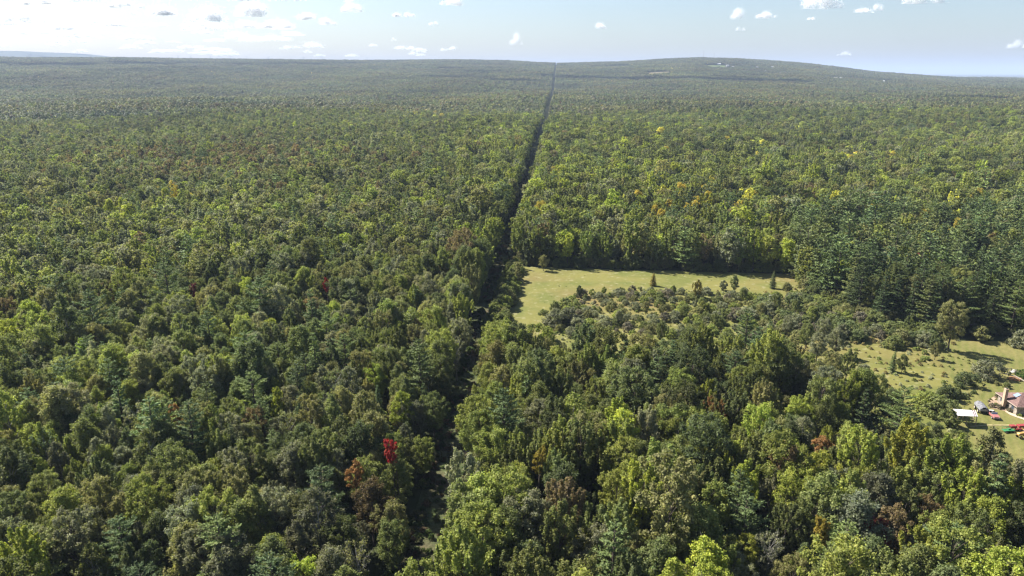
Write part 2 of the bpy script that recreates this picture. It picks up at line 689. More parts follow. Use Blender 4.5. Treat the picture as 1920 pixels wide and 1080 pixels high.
def grass_mat(name, cols, scale, stripes=None):
    m, nt, out = new_mat(name)
    tc = N(nt, "ShaderNodeTexCoord")
    p = N(nt, "ShaderNodeBsdfPrincipled")
    p.inputs["Roughness"].default_value = .9
    p.inputs["Specular IOR Level"].default_value = .15

    def noise(s, d=6, lac=2.1):
        n = N(nt, "ShaderNodeTexNoise")
        n.inputs["Scale"].default_value = s
        n.inputs["Detail"].default_value = d
        nt.links.new(tc.outputs["Object"], n.inputs[0])
        return n.outputs[0]

    def rng(v, a, b):
        r = N(nt, "ShaderNodeMapRange")
        r.inputs[1].default_value = a
        r.inputs[2].default_value = b
        nt.links.new(v, r.inputs[0])
        return r.outputs[0]
    c = mixc(nt, rng(noise(scale), .4, .6), cols[0], cols[1])
    c = mixc(nt, rng(noise(scale * .33, 4), .5, .68), c, cols[2])
    c = mixc(nt, rng(noise(scale * 6, 3), .56, .72), c, cols[3])
    if stripes:
        w = N(nt, "ShaderNodeTexWave")
        w.inputs["Scale"].default_value = .13
        w.inputs["Distortion"].default_value = 5.0
        w.inputs["Detail"].default_value = 2
        w.inputs["Detail Scale"].default_value = .6
        mp = N(nt, "ShaderNodeMapping")
        mp.inputs["Rotation"].default_value = (0, 0, stripes)
        nt.links.new(tc.outputs["Object"], mp.inputs[0])
        nt.links.new(mp.outputs[0], w.inputs[0])
        c = mixc(nt, math_node(nt, 'MULTIPLY', w.outputs[1], .45), c, cols[2])
    nt.links.new(c, p.inputs["Base Color"])
    bmp = N(nt, "ShaderNodeBump")
    bmp.inputs["Strength"].default_value = .7
    bmp.inputs["Distance"].default_value = .6
    nt.links.new(noise(scale * 4, 5), bmp.inputs["Height"])
    nt.links.new(bmp.outputs[0], p.inputs["Normal"])
    nt.links.new(p.outputs[0], out.inputs[0])
    return m


# ------------------------------------------------------------------ ground
def build_ground():
    m, nt, out = new_mat("forest_floor")
    tc = N(nt, "ShaderNodeTexCoord")
    p = N(nt, "ShaderNodeBsdfPrincipled")
    p.inputs["Roughness"].default_value = .95
    p.inputs["Specular IOR Level"].default_value = .1
    n1 = N(nt, "ShaderNodeTexNoise")
    n1.inputs["Scale"].default_value = .08
    n1.inputs["Detail"].default_value = 8
    nt.links.new(tc.outputs["Object"], n1.inputs[0])
    n2 = N(nt, "ShaderNodeTexNoise")
    n2.inputs["Scale"].default_value = .0016
    n2.inputs["Detail"].default_value = 6
    nt.links.new(tc.outputs["Object"], n2.inputs[0])
    c = mixc(nt, n1.outputs[0], (.030, .040, .014), (.05, .055, .02))
    r = N(nt, "ShaderNodeMapRange")
    r.inputs[1].default_value = .58
    r.inputs[2].default_value = .66
    nt.links.new(n2.outputs[0], r.inputs[0])
    c = mixc(nt, math_node(nt, 'MULTIPLY', r.outputs[0], .5), c, (.09, .10, .035))
    nt.links.new(c, p.inputs["Base Color"])
    nt.links.new(p.outputs[0], out.inputs[0])
    rad = np.concatenate([[0, 40, 80, 130, 190, 260, 340, 430], np.arange(520, 3000, 110), np.arange(3000, 11000, 200), np.geomspace(11000, 60000, 26)])
    ang = np.concatenate([np.radians(np.arange(-44, 44.01, .4)), np.radians(np.arange(46, 315.5, 4.5))])
    A, D = np.meshgrid(ang, rad[1:])
    X = (np.sin(A) * D).ravel()
    Y = (np.cos(A) * D).ravel()
    Z = terrain(X, Y)
    V = np.concatenate([[[0, 0, 0]], np.stack([X, Y, Z], 1)])
    na = len(ang)
    faces = []
    for i in range(len(rad) - 2):
        a = 1 + i * na + np.arange(na)
        b = 1 + i * na + (np.arange(na) + 1) % na
        faces.append(np.stack([a, a + na, b + na, b], 1))
    F = np.concatenate(faces)
    me = bpy.data.meshes.new("ground")
    fl = [tuple(map(int, q)) for q in F] + [(0, 1 + k, 1 + (k + 1) % na) for k in range(na)]
    me.from_pydata([tuple(map(float, q)) for q in V], [], fl)
    me.materials.append(m)
    me.update()
    me.shade_smooth()
    o = link("ground", me)
    tag(o, kind="structure")
    # faces upward
    if me.polygons[0].normal.z < 0:
        me.flip_normals()


build_ground()
MEADOW_MAT = grass_mat("meadow_grass", [(.100, .108, .026), (.138, .130, .036), (.145, .112, .042), (.19, .176, .085)], .06)
LAWN_MAT = grass_mat("lawn_grass", [(.095, .105, .026), (.125, .122, .036), (.155, .135, .05), (.12, .12, .034)], .12, stripes=.5)
sheet("meadow", MEADOW, .06, MEADOW_MAT, "structure")
LAWN = poly([(1762, 640), (1930, 640), (2300, 650), (2300, 1010), (1930, 953), (1850, 943), (1795, 918), (1768, 860), (1774, 800), (1786, 766), (1801, 750), (1790, 716), (1768, 692), (1757, 666)])
sheet("lawn", LAWN, .10, LAWN_MAT, "structure")
lane_pts = []
for s_ in np.linspace(-120, 620, 30):
    lane_pts.append((LX0 + LANE_DIR[0] * s_ - LANE_N[0] * 5.0, LY0 + LANE_DIR[1] * s_ - LANE_N[1] * 5.0))
for s_ in np.linspace(620, -120, 30):
    lane_pts.append((LX0 + LANE_DIR[0] * s_ + LANE_N[0] * 4.0, LY0 + LANE_DIR[1] * s_ + LANE_N[1] * 4.0))
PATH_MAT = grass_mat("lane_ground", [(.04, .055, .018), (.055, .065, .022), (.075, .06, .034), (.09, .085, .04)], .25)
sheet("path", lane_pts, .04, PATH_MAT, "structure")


# ------------------------------------------------------------------ where every tree stands
def scatter_trees():
    sp = 4.7
    W = 1150
    gx = np.arange(-W, W, sp)
    gy = np.arange(50, 1560, sp)
    X, Y = np.meshgrid(gx, gy)
    X = X + (np.arange(len(gy)) % 2)[:, None] * sp * .5
    X = (X + RNG.uniform(-.42, .42, X.shape) * sp).ravel()
    Y = (Y + RNG.uniform(-.42, .42, Y.shape) * sp).ravel()
    keep = (np.abs(X) < Y * .74 + 55) & (np.hypot(X, Y) < 1560)
    X, Y = X[keep], Y[keep]
    u, v = lane_uv(X, Y)
    keep = (v < -5.0 - 1.8 * smooth(10, 90, u) - 1.6 * smooth(350, 700, u) + RNG.uniform(-.6, .6, len(v))) | (v > 4.6 + 2.4 * smooth(350, 700, u) + RNG.uniform(-.6, .6, len(v)))
    keep &= ~inside(CLEAR, X, Y)
    # strip beside the meadow holds only small trees, placed separately
    keep &= ~((v > 0) & (v < 14) & (Y > ground(930, 690)[1]) & (Y < ground(960, 499)[1]))
    # thin out with distance variation
    keep &= RNG.uniform(size=len(X)) < np.where(X < LX0 + LANE_DIR[0] / LANE_DIR[1] * (Y - LY0), .94, .80)
    return X[keep], Y[keep]


TX, TY = scatter_trees()
NT = len(TX)
TZ = terrain(TX, TY)
PX, PY, DEP = project(TX, TY, TZ)              # foot of each tree in the photo
CXp, CYp, _ = project(TX, TY, TZ + 11)         # its crown
n_a = vnoise(TX, TY, 55, 21)
n_b = vnoise(TX, TY, 130, 22)
n_c = vnoise(TX, TY, 38, 23)
n_d = vnoise(TX, TY, 300, 24)  # broad tint drift: stand variety plus sunlit and dark bands put into colour
U1, U2, U3, U4 = (RNG.uniform(size=NT) for _ in range(4))


def near_px(cx, cy, rx, ry):
    return np.exp(-(((CXp - cx) / rx) ** 2 + ((CYp - cy) / ry) ** 2))


# share of conifers
p_pine = .035 + .05 * (n_b > .7)
p_pine = p_pine + .55 * near_px(540, 690, 95, 60) + .35 * near_px(350, 790, 90, 50)
p_pine = np.where(inside([(1480, 420), (1640, 395), (1790, 420), (1960, 380), (1960, 600), (1480, 560)], CXp, CYp), .6, p_pine)
p_pine = p_pine + .55 * near_px(1440, 650, 80, 45) + .5 * near_px(1690, 755, 70, 40) + .3 * near_px(1200, 690, 100, 30) + .25 * near_px(1450, 440, 80, 50)
p_spruce = .015 + .5 * near_px(1080, 815, 50, 26) + .2 * near_px(1000, 780, 40, 30) + .1 * near_px(560, 850, 200, 90)
ppick = np.zeros(NT, int)
fi = {k: i for i, k in enumerate(ORDER)}
left = CXp < 860
for i in range(NT):
    r = U1[i]
    if r < p_pine[i]:
        k = ['pine', 'pine_b', 'pine_c'][int(U2[i] * 3)]
    elif r < p_pine[i] + p_spruce[i]:
        k = ['spruce', 'spruce_b'][int(U2[i] * 2)]
    else:
        if left[i]:
            w = [('round_b', .24), ('aspen', .13), ('birch', .13), ('maple_b', .11), ('round', .17), ('young', .08), ('ash', .08), ('oak', .06), ('bare', .03)]
        else:
            w = [('maple', .18), ('maple_b', .13), ('round', .19), ('oak', .14), ('round_b', .15), ('ash', .1), ('birch', .05), ('aspen', .02), ('bare', .03)]
        t = U2[i] * sum(q for _, q in w)
        for k, q in w:
            t -= q
            if t <= 0:
                break
    ppick[i] = fi[k]
TS = RNG.normal(1.0, .17, NT).clip(.6, 1.4)
TS = TS * (1.0 + .08 * n_c + .05 * n_a)
TS = np.where(left, TS * .86, TS)
n_e = vnoise(TX, TY, 46, 31)
TS = TS * (1 - .32 * smooth(.95, 1.5, n_e)) * np.where(RNG.uniform(size=NT) < .05, 1.22, 1.0)
TS = np.where((PX > 1470) & (PX < 1800) & (PY > 690) & (PY < 960), TS * .82, TS)
TU, TV = lane_uv(TX, TY)
BIGP = inside([(1480, 420), (1640, 395), (1790, 420), (1960, 380), (1960, 620), (1480, 580)], CXp, CYp) & np.array([FORMS[ORDER[k]]['kind'] == 'pine' for k in ppick])
TS = np.where(BIGP, np.maximum(TS, .95) * 1.1, TS)
# the lane's right bank and the wood beyond the meadow stand tall
TR = RNG.uniform(0, 6.28, NT)

PALK = list(PAL)
tint = np.zeros((NT, 3))
tone = np.empty(NT, object)
brownz = near_px(400, 300, 190, 26)
yellowz = near_px(1290, 378, 110, 20) * .16 + near_px(1700, 405, 120, 12) * .2 + near_px(220, 392, 60, 10) * .35 + near_px(330, 360, 60, 10) * .25 + near_px(1600, 300, 40, 8) * .25 + near_px(900, 270, 50, 15) * .12 + near_px(780, 212, 40, 8) * .2 + near_px(1360, 270, 200, 30) * .02
brightz = near_px(1180, 370, 200, 55) + .9 * near_px(1350, 960, 330, 110) * (CXp > 960)
for i in range(NT):
    k = ORDER[ppick[i]]
    r, q = U3[i], U4[i]
    if FORMS[k]['kind'] == 'pine':
        tn = 'blue' if r < .45 else ('pine' if r < .9 else 'mid')
    elif FORMS[k]['kind'] == 'spruce':
        tn = 'dark' if r < .6 else 'blue'
    else:
        if left[i]:
            w = [('mid', .32), ('olive', .2), ('grey', .22 + .12 * max(0, -CXp[i] / 1000 + .4)), ('dark', .12), ('light', .16), ('lime', .02), ('brown', .008)]
        else:
            w = [('mid', .34), ('light', .22), ('olive', .13), ('dark', .13), ('grey', .09), ('lime', .05), ('brown', .01)]
        j = (q + .22 * n_a[i] + .12 * n_b[i]) % 1.0
        t = j * sum(b for _, b in w)
        for tn, b in w:
            t -= b
            if t <= 0:
                break
        if r < brownz[i] * .6:
            tn = 'brown'
        elif r < yellowz[i]:
            tn = 'yellow' if q < .6 else 'gold'
        elif r < brightz[i] * .45:
            tn = ('light', 'lime', 'light', 'ygreen')[int(q * 4)]
        elif r > .9975:
            tn = 'brown' if q < .6 else 'ygreen'
        elif r > .99 and q > .5:
            tn = 'ygreen'
    if FORMS[k]['kind'] == 'broad' and 3 < TV[i] < 12 and TU[i] < 330 and r < .6:
        tn = 'light'  # right lane bank: its sunlit edge is put into a paler leaf colour
    tone[i] = tn
    c = np.array(PAL[tn]) * (.8 if BIGP[i] else 1.0)
    v = 1 + .17 * RNG.normal() + .10 * n_c[i] + .12 * n_d[i] + .08 * n_b[i]
    hshift = RNG.normal() * .035
    tint[i] = np.clip(c * LEAFGAIN * max(.55, v) * np.array((1 + hshift, 1, 1 - hshift)), .004, .6)


# ------------------------------------------------------------------ words for places in the photo
ONES = "zero one two three four five six seven eight nine ten eleven twelve thirteen fourteen fifteen sixteen seventeen eighteen nineteen".split()
TENS = "zero ten twenty thirty forty fifty sixty seventy eighty ninety".split()


def word(n):
    n = int(round(n))
    if n < 0:
        return "just off zero"
    if n < 20:
        return ONES[n]
    if n >= 100:
        return "a hundred"
    return TENS[n // 10] + ("" if n % 10 == 0 else "-" + ONES[n % 10])


def where(px, py):
    return f"{word(min(99, max(0, px / 19.2)))} percent across, {word(min(99, max(0, py / 10.8)))} percent down the photo"


# ------------------------------------------------------------------ trees that stand out one by one
SPECIAL = []
GONE = np.zeros(NT, bool)


def special(px, py, key, tn, s, label, hm=None, name=None, gain=1.0, turn=0.0):
    """a tree whose crown centre is seen at px, py"""
    zc = (hm or FORMS[key]['h'] * s) * (.8 if hm else .72)
    x, y = ground(px, py, zc)
    for _ in range(6):
        x, y = ground(px, py, zc + float(terrain(x, y)))
    GONE[(TX - x) ** 2 + (TY - y) ** 2 < ((1.5 if key == 'tuft' else 2.2 + 1.2 * s)) ** 2] = True
    # nothing taller right in front of it
    d = math.hypot(x, y)
    ux, uy = x / d, y / d
    al = (x - TX) * ux + (y - TY) * uy
    ac = (x - TX) * uy - (y - TY) * ux
    far_ = math.hypot(x, y) > 260
    GONE[(al > 0) & (al < (2.5 if far_ else 5.5)) & (np.abs(ac) < (3.2 if far_ else 2.3))] = True
    SPECIAL.append((x, y, key, tn, s, label, name, gain, (hm or FORMS[key]['h'] * s) / FORMS[key]['h'], turn))


special(737, 850, 'tuft', 'red', .8, "bright red maple standing alone among green trees left of the lane", name='maple_tree', hm=17.5, gain=.85, turn=.25)
special(745, 886, 'round_b', 'mid', .85, "round green tree directly below the bright red maple")
special(700, 870, 'round_b', 'olive', .8, "olive green tree between the bright red maple and the small orange red tree")
special(664, 893, 'tuft', 'rust', .9, "small orange red tree below and left of the bright red maple", hm=15.5)
special(332, 777, 'tuft', 'rust', .85, "orange topped tree standing behind a tall pine left of the lane", hm=17)
special(1340, 775, 'maple', 'rust', .95, "rusty orange tree turning colour between green ones below the dark pines", gain=.7, turn=.9)
special(1505, 815, 'birch', 'grey', 1.15, "grey leafless looking tree right of the rusty orange one", gain=.9)
special(1545, 838, 'tuft', 'rust', 1.15, "small orange tree at the foot of the grey leafless looking tree", hm=16)
special(1640, 1012, 'ash', 'wine', .85, "wine red tree with upswept branches near the bottom edge", name='maple_tree', gain=.75, turn=.5)
special(1680, 985, 'ash', 'brown', .9, "brownish tree just behind the wine red maple")
special(1068, 778, 'round_b', 'lime', 1.0, "bright lime topped tree behind a group of dark spruces", gain=1.0)
special(1400, 905, 'maple', 'lime', 1.0, "pale lime green tree with layered feathery branches near bottom right", gain=.9)
special(1808, 920, 'maple', 'lime', 1.1, "bright fresh lime green maple below the carport", name='maple_tree', gain=.85)
special(1692, 752, 'pine_b', 'pine', .82, "wide dark pine with level boughs left of the carport", name='pine_tree')
special(1345, 950, 'maple_b', 'ygreen', .9, "yellow green feathery tree left of the pale lime green one")
special(1545, 1000, 'tuft', 'gold', .75, "small golden yellow tree left of the wine red maple", gain=.7, hm=16)
special(1440, 1030, 'bare', 'grey', .9, "grey twigged half bare tree in front of lime green trees")
special(1010, 865, 'tuft', 'yellow', .75, "tiny bright yellow tree between green ones right of the lane", gain=.8, hm=17)
special(1150, 1030, 'pine', 'pine', 1.05, "bluish green pine with level boughs near the bottom edge", name='pine_tree')
special(950, 925, 'oak', 'light', 1.2, "very broad clumpy fresh green oak like tree beside the lane", gain=1.0)
special(905, 1000, 'oak', 'light', 1.15, "broad clumpy fresh green tree at the lane edge near the bottom", gain=1.0)
special(985, 655, 'pine_b', 'blue', .86, "lone dark pine with level boughs at the near left corner of the meadow", name='pine_tree')
special(590, 655, 'pine_c', 'pine', 1.15, "tallest light green pine of the cluster left of the lane", name='pine_tree', gain=1.25)
special(520, 745, 'young', 'ygreen', .9, "yellowish green small tree among the pines left of the lane", hm=15)
special(640, 750, 'round_b', 'olive', .9, "olive yellow round tree right of the pine cluster", gain=1.3)
special(268, 930, 'round', 'light', 1.0, "large rounded olive tree near the bottom left", gain=.95)
special(855, 655, 'bare', 'grey', 1.0, "pale grey dead tree near the left side of the lane", gain=.9)
special(360, 545, 'tuft', 'wine', .8, "small crimson tree in the green wood far left of the meadow", name='maple_tree', hm=16, gain=.7, turn=.7)
special(612, 535, 'tuft', 'red', .6, "tiny dull red tree left of the lane level with the meadow", name='maple_tree', hm=16, gain=.5)
special(885, 460, 'round_b', 'wine', .75, "dull red topped tree at the lane edge behind the meadow corner", gain=.9)
special(1600, 362, 'round_b', 'wine', .8, "wine red tree in the wood behind the big pines", name='maple_tree', gain=1.2)
special(1725, 487, 'round_b', 'wine', .85, "dusky red tree between the big dark pines", name='maple_tree', gain=1.3)
special(1632, 528, 'round_b', 'rust', .8, "dull orange tree in front of the big dark pines", gain=.45)
special(1790, 590, 'oak', 'olive', 1.05, "bronze green bushy tree at the wood edge above the lawn", gain=1.05)
GOLD = [(1195, 367, 'gold', 1.0), (1275, 352, 'gold', .9), (1319, 356, 'gold', .85), (1327, 369, 'gold', .9), (1305, 378, 'gold', .9), (1302, 387, 'gold', 1.0), (1416, 367, 'gold', .8),
        (1240, 404, 'gold', .75), (1228, 396, 'gold', .6), (1013, 388, 'yellow', .85), (1597, 298, 'gold', 1.1), (1563, 396, 'gold', .6), (1628, 394, 'gold', .6), (330, 357, 'yellow', .6),
        (205, 384, 'ygreen', .75), (228, 381, 'ygreen', .7), (310, 362, 'ygreen', .7), (1096, 332, 'yellow', .7), (1134, 333, 'yellow', .7), (1735, 404, 'yellow', .9), (1797, 422, 'yellow', .9), (775, 212, 'yellow', 1.1), (1038, 320, 'yellow', .8), (1545, 221, 'yellow', 1.1), (1836, 363, 'yellow', .8), (1020, 395, 'ygreen', .9), (1180, 412, 'ygreen', .8), (905, 272, 'yellow', .9), (880, 268, 'ygreen', .9), (1500, 345, 'ygreen', .9)]
for gx_, gy_, gt_, gs_ in GOLD:
    special(gx_, gy_, ('round', 'round_b', 'oak')[int(gx_) % 3], gt_, gs_ * 1.2, f"{'golden orange' if gt_ == 'gold' else ('yellow' if gt_ == 'yellow' else 'yellow green')} crown in green wood, {where(gx_, gy_)}", gain=1.3, turn=.1, hm=20.0)

# ------------------------------------------------------------------ one tree as a thing of its own
def put_tree(key, x, y, s, rz, col, name, label, cat="tree", group=None, sz=None):
    f = FORMS[key]
    e = empty(name, (x, y, float(terrain(x, y))), rz)
    e.scale = (s, s, sz or s)
    t = link("trunk", f['trunk'], e)
    c = link("crown", f['crown'], e)
    c["tint"] = [float(q) for q in col]
    tag(e, label, cat, group)
    return e


on = (PX > -60) & (PX < 1980) & (CYp < 1130) & (CYp > 0) & ~GONE
dist = np.sqrt(TX ** 2 + TY ** 2 + CAM_H ** 2)
kindv = np.array([FORMS[ORDER[k]]['kind'] for k in ppick])
take = np.zeros(NT, bool)
for kd, cap in (('broad', 290), ('pine', 110), ('spruce', 40)):
    ids = np.where(on & (kindv == kd))[0]
    ids = ids[np.argsort(dist[ids])][:cap]
    take[ids] = True

SHAPE = {'tuft': 'small topped', 'round': 'round crowned', 'round_b': 'oval crowned', 'maple': 'upswept', 'maple_b': 'feathery upright', 'oak': 'broad spreading', 'aspen': 'slim columnar',
         'birch': 'loose airy', 'ash': 'open vase shaped', 'young': 'small narrow', 'bare': 'sparse grey twigged', 'pine': 'tall layered', 'pine_b': 'broad layered', 'pine_c': 'conical',
         'spruce': 'narrow spire', 'spruce_b': 'short spire'}
TONE = {'mid': 'mid green', 'light': 'fresh green', 'lime': 'lime green', 'olive': 'olive green', 'dark': 'dark green', 'grey': 'grey green', 'blue': 'bluish green', 'pine': 'deep green',
        'brown': 'brownish', 'rust': 'rust orange', 'red': 'red', 'wine': 'wine red', 'yellow': 'yellow', 'gold': 'golden yellow', 'ygreen': 'yellow green'}
NAME = {'broad': 'broadleaf_tree', 'pine': 'pine_tree', 'spruce': 'spruce_tree'}
used_labels = set()


def unique(look, px, py, extra=("", "taller ", "shorter ", "fuller ", "thinner ")):
    for e in extra:
        lab = f"{e}{look}, {where(px, py)}"
        if lab not in used_labels:
            break
    used_labels.add(lab)
    return lab


for i in np.where(take)[0]:
    k = ORDER[ppick[i]]
    ex = ("", "taller ", "fuller ") if TS[i] > 1 else ("", "shorter ", "thinner ")
    lab = unique(f"{SHAPE[k]} {TONE[tone[i]]} {NAME[kindv[i]].split('_')[0]}", CXp[i], CYp[i], ex)
    put_tree(k, TX[i], TY[i], TS[i], TR[i], tint[i], NAME[kindv[i]], lab, group="trees of the near wood")
for x, y, k, tn, s_, lab, nm, gain, sz_, turn in SPECIAL:
    c = np.array(PAL[tn]) * gain * (1.0 if tn in ('gold', 'yellow', 'red') else LEAFGAIN)
    e = put_tree(k, x, y, s_, random.uniform(0, 6.28), c, nm or NAME[FORMS[k]['kind']], lab, group="autumn coloured crowns in the far wood" if 'percent' in lab else None, sz=sz_)
    e.children[1 if 'crown' in e.children[1].name else 0]["turn"] = float(turn)


# ------------------------------------------------------------------ the rest of the wood: one object
def mass(name, pts, which, scl, rot, tints, lod, tilt=None):
    """points that each carry one form; geometry nodes put the form there"""
    me = bpy.data.meshes.new(name)
    me.vertices.add(len(pts))
    me.vertices.foreach_set("co", np.asarray(pts, np.float32).ravel())
    used = sorted(set(int(w) for w in which))
    remap = {w: i for i, w in enumerate(used)}
    a = me.attributes.new("which", 'INT', 'POINT')
    a.data.foreach_set("value", np.array([remap[int(w)] for w in which], np.int32))
    a = me.attributes.new("scl", 'FLOAT_VECTOR', 'POINT')
    a.data.foreach_set("vector", np.asarray(scl, np.float32).ravel())
    a = me.attributes.new("rot", 'FLOAT', 'POINT')
    a.data.foreach_set("value", np.asarray(rot, np.float32))
    a = me.attributes.new("tint", 'FLOAT_COLOR', 'POINT')
    a.data.foreach_set("color", np.concatenate([tints, np.ones((len(tints), 1))], 1).astype(np.float32).ravel())
    o = link(name, me)
    ng = bpy.data.node_groups.new(name + "_nodes", 'GeometryNodeTree')
    ng.interface.new_socket("Geometry", in_out='INPUT', socket_type='NodeSocketGeometry')
    ng.interface.new_socket("Geometry", in_out='OUTPUT', socket_type='NodeSocketGeometry')
    gi = ng.nodes.new("NodeGroupInput")
    go = ng.nodes.new("NodeGroupOutput")
    g2i = ng.nodes.new("GeometryNodeGeometryToInstance")
    for w in reversed(used):
        me_w = lod(w)
        ob = bpy.data.objects.new(me_w.name + "_source", me_w)       # never linked to the scene
        oi = ng.nodes.new("GeometryNodeObjectInfo")
        oi.inputs[0].default_value = ob
        oi.inputs[1].default_value = False
        ng.links.new(oi.outputs["Geometry"], g2i.inputs[0])
    iop = ng.nodes.new("GeometryNodeInstanceOnPoints")
    iop.inputs["Pick Instance"].default_value = True

    def attr(nm, ty):
        n = ng.nodes.new("GeometryNodeInputNamedAttribute")
        n.data_type = ty
        n.inputs[0].default_value = nm
        return n.outputs[0]
    ng.links.new(gi.outputs[0], iop.inputs["Points"])
    ng.links.new(g2i.outputs[0], iop.inputs["Instance"])
    ng.links.new(attr("which", 'INT'), iop.inputs["Instance Index"])
    ng.links.new(attr("scl", 'FLOAT_VECTOR'), iop.inputs["Scale"])
    cb = ng.nodes.new("ShaderNodeCombineXYZ")
    ng.links.new(attr("rot", 'FLOAT'), cb.inputs[2])
    er = ng.nodes.new("FunctionNodeEulerToRotation")
    ng.links.new(cb.outputs[0], er.inputs[0])
    ng.links.new(er.outputs[0], iop.inputs["Rotation"])
    ng.links.new(iop.outputs[0], go.inputs[0])
    md = o.modifiers.new("scatter", 'NODES')
    md.node_group = ng
    return o


NEARLIM = 330.0
NF = len(ORDER)


def patches():
    """sixty metre tiles of far wood"""
    S = 60.0
    us = np.arange(700, 9300, S)
    pts, wh, rot, tn, scl = [], [], [], [], []
    rng = np.random.default_rng(99)
    for u in us:
        lim = (u + 300) * .86 + 200
        k = int(lim // S) + 1
        vs = np.concatenate([-(8.2 + S / 2 + np.arange(k) * S), 6.6 + S / 2 + np.arange(k) * S])
        x = LX0 + LANE_DIR[0] * (u + S / 2) + LANE_N[0] * vs
        y = LY0 + LANE_DIR[1] * (u + S / 2) + LANE_N[1] * vs
        d = np.hypot(x, y)
        ok = (np.abs(x) < y * .74 + 120) & (d > 1530) & (d < 9200)
        for cx, cy, ux, uy, hw, hd in CLEARED:
            al = (x - cx) * ux + (y - cy) * uy
            ac = (x - cx) * uy - (y - cy) * ux
            ok &= ~((np.abs(al) < hd) & (np.abs(ac) < hw))
        for a, b in zip(x[ok], y[ok]):
            pts.append((a, b))
    P = np.array(pts)
    n = len(P)
    Z = terrain(P[:, 0], P[:, 1])
    wh = rng.integers(0, 8, n)
    ang = -math.atan2(LANE_DIR[0], LANE_DIR[1]) + rng.integers(0, 4, n) * math.pi / 2
    z = vnoise(P[:, 0], P[:, 1], 700, 51) * .5 + vnoise(P[:, 0], P[:, 1], 260, 52) * .45 + vnoise(P[:, 0], P[:, 1], 1700, 55) * .35  # patch tone: stand variety, with bright and shaded bands of land painted in
    z2 = vnoise(P[:, 0], P[:, 1], 500, 53)
    t = np.stack([1 + .26 * z + .08 * z2, 1 + .26 * z, 1 + .26 * z - .08 * z2], 1)
    con = vnoise(P[:, 0], P[:, 1], 420, 54)
    wh = np.where(con > 1.0, 4, wh)
    return np.concatenate([P, Z[:, None]], 1), wh, ang, t, rng


def patch_mesh(k):
    rng = np.random.default_rng(500 + k)
    S = 60.0
    con = [.05, .08, .02, .04, .3, .06, .03, .12][k]
    n = 112
    pos = []
    while len(pos) < n:
        c = rng.uniform(-S / 2 + 1.2, S / 2 - 1.2, 2)
        if all((c[0] - q[0]) ** 2 + (c[1] - q[1]) ** 2 > 16 for q in pos) or rng.uniform() < .01:
            pos.append(c)
    V, F, T = [], [], []
    nb = 0
    for x, y in pos:
        s = rng.normal(1, .14)
        conif = rng.uniform() < con
        m = 64
        if conif:
            h = 17 * s
            u = rng.uniform(0, 1, m) ** 1.1
            a = rng.uniform(0, 6.28, m)
            r = 3.4 * s * (1 - u) ** .8 * rng.uniform(.55, 1.05, m)
            P = np.stack([x + np.cos(a) * r, y + np.sin(a) * r, h * (.25 + .75 * u)], 1)
            NN = np.stack([np.cos(a) * .4, np.sin(a) * .4, np.ones(m)], 1) + rng.normal(0, .4, (m, 3))
            c = np.array(PAL['blue' if rng.uniform() < .5 else 'pine'])
        else:
            h = 15.5 * s
            cr = rng.uniform(2.6, 4.3) * s
            d = rng.normal(size=(m, 3))
            d[:, 2] = np.abs(d[:, 2]) * 1.1 - .25
            d /= np.linalg.norm(d, axis=1, keepdims=True)
            lob = rng.normal(size=(5, 3))
            lob /= np.linalg.norm(lob, axis=1, keepdims=True)
            bump = 1 + .22 * (np.max(d @ lob.T, axis=1) - .6)
            P = np.array((x, y, h * .66)) + d * np.array((cr, cr, h * .34)) * (rng.uniform(.55, 1.05, (m, 1)) ** .5) * bump[:, None]
            NN = d + rng.normal(0, .4, (m, 3)) + np.array((0, 0, .25))
            tn = rng.choice(['mid', 'olive', 'light', 'dark', 'grey', 'lime', 'brown', 'yellow', 'rust'], p=[.36, .2, .14, .13, .12, .015, .02, .008, .007])
            c = np.array(PAL[tn])
        c = c * LEAFGAIN * .70 * max(.6, rng.normal(1, .2)) * np.array((1 + rng.normal() * .05, 1, 1))
        sz = (1.0 if not conif else .9) * s * rng.uniform(.7, 1.25, m)
        v, f = quads(P, NN, sz * .75, sz, rng)
        V.append(v)
        F.append(f + nb)
        nb += len(v)
        T.append(np.repeat(c[None], len(v), 0))
    me = mesh_np("patch", np.concatenate(V), np.concatenate(F), [FARLEAF])
    a = me.color_attributes.new("tint", 'FLOAT_COLOR', 'POINT')
    T = np.concatenate(T)
    a.data.foreach_set("color", np.concatenate([T, np.ones((len(T), 1))], 1).astype(np.float32).ravel())
    return me


def build_forest():
    rest = ~take & ~GONE
    idx = np.where(rest)[0]
    pts = np.stack([TX[idx], TY[idx], TZ[idx]], 1)
    wh = np.where(dist[idx] < NEARLIM, ppick[idx], ppick[idx] + NF)
    sc = np.stack([TS[idx]] * 3, 1)
    P2, w2, r2, t2, rng = patches()
    pts = np.concatenate([pts, P2])
    wh = np.concatenate([wh, w2 + 2 * NF])
    n2 = len(P2)
    sc = np.concatenate([sc, np.stack([np.ones(n2), np.ones(n2), rng.uniform(.88, 1.12, n2)], 1)])
    rot = np.concatenate([TR[idx], r2])
    tn = np.concatenate([tint[idx], t2])

    def lod(w):
        if w < NF:
            return FORMS[ORDER[w]]['mid']
        if w < 2 * NF:
            return FORMS[ORDER[w - NF]]['far']
        return patch_mesh(w - 2 * NF)
    o = mass("forest", pts, wh, sc, rot, tn, lod)
    tag(o, "unbroken mixed green forest reaching to the low hills on the horizon", "forest", kind="stuff")
    print("forest points", len(pts), "patches", n2, "near", int(take.sum()))



# ------------------------------------------------------------------ the clearing: single trees, bushes, weeds
def ppm(px, py):
    x, y = ground(px, py)
    return FPX / (y * CP + CAM_H * SP)


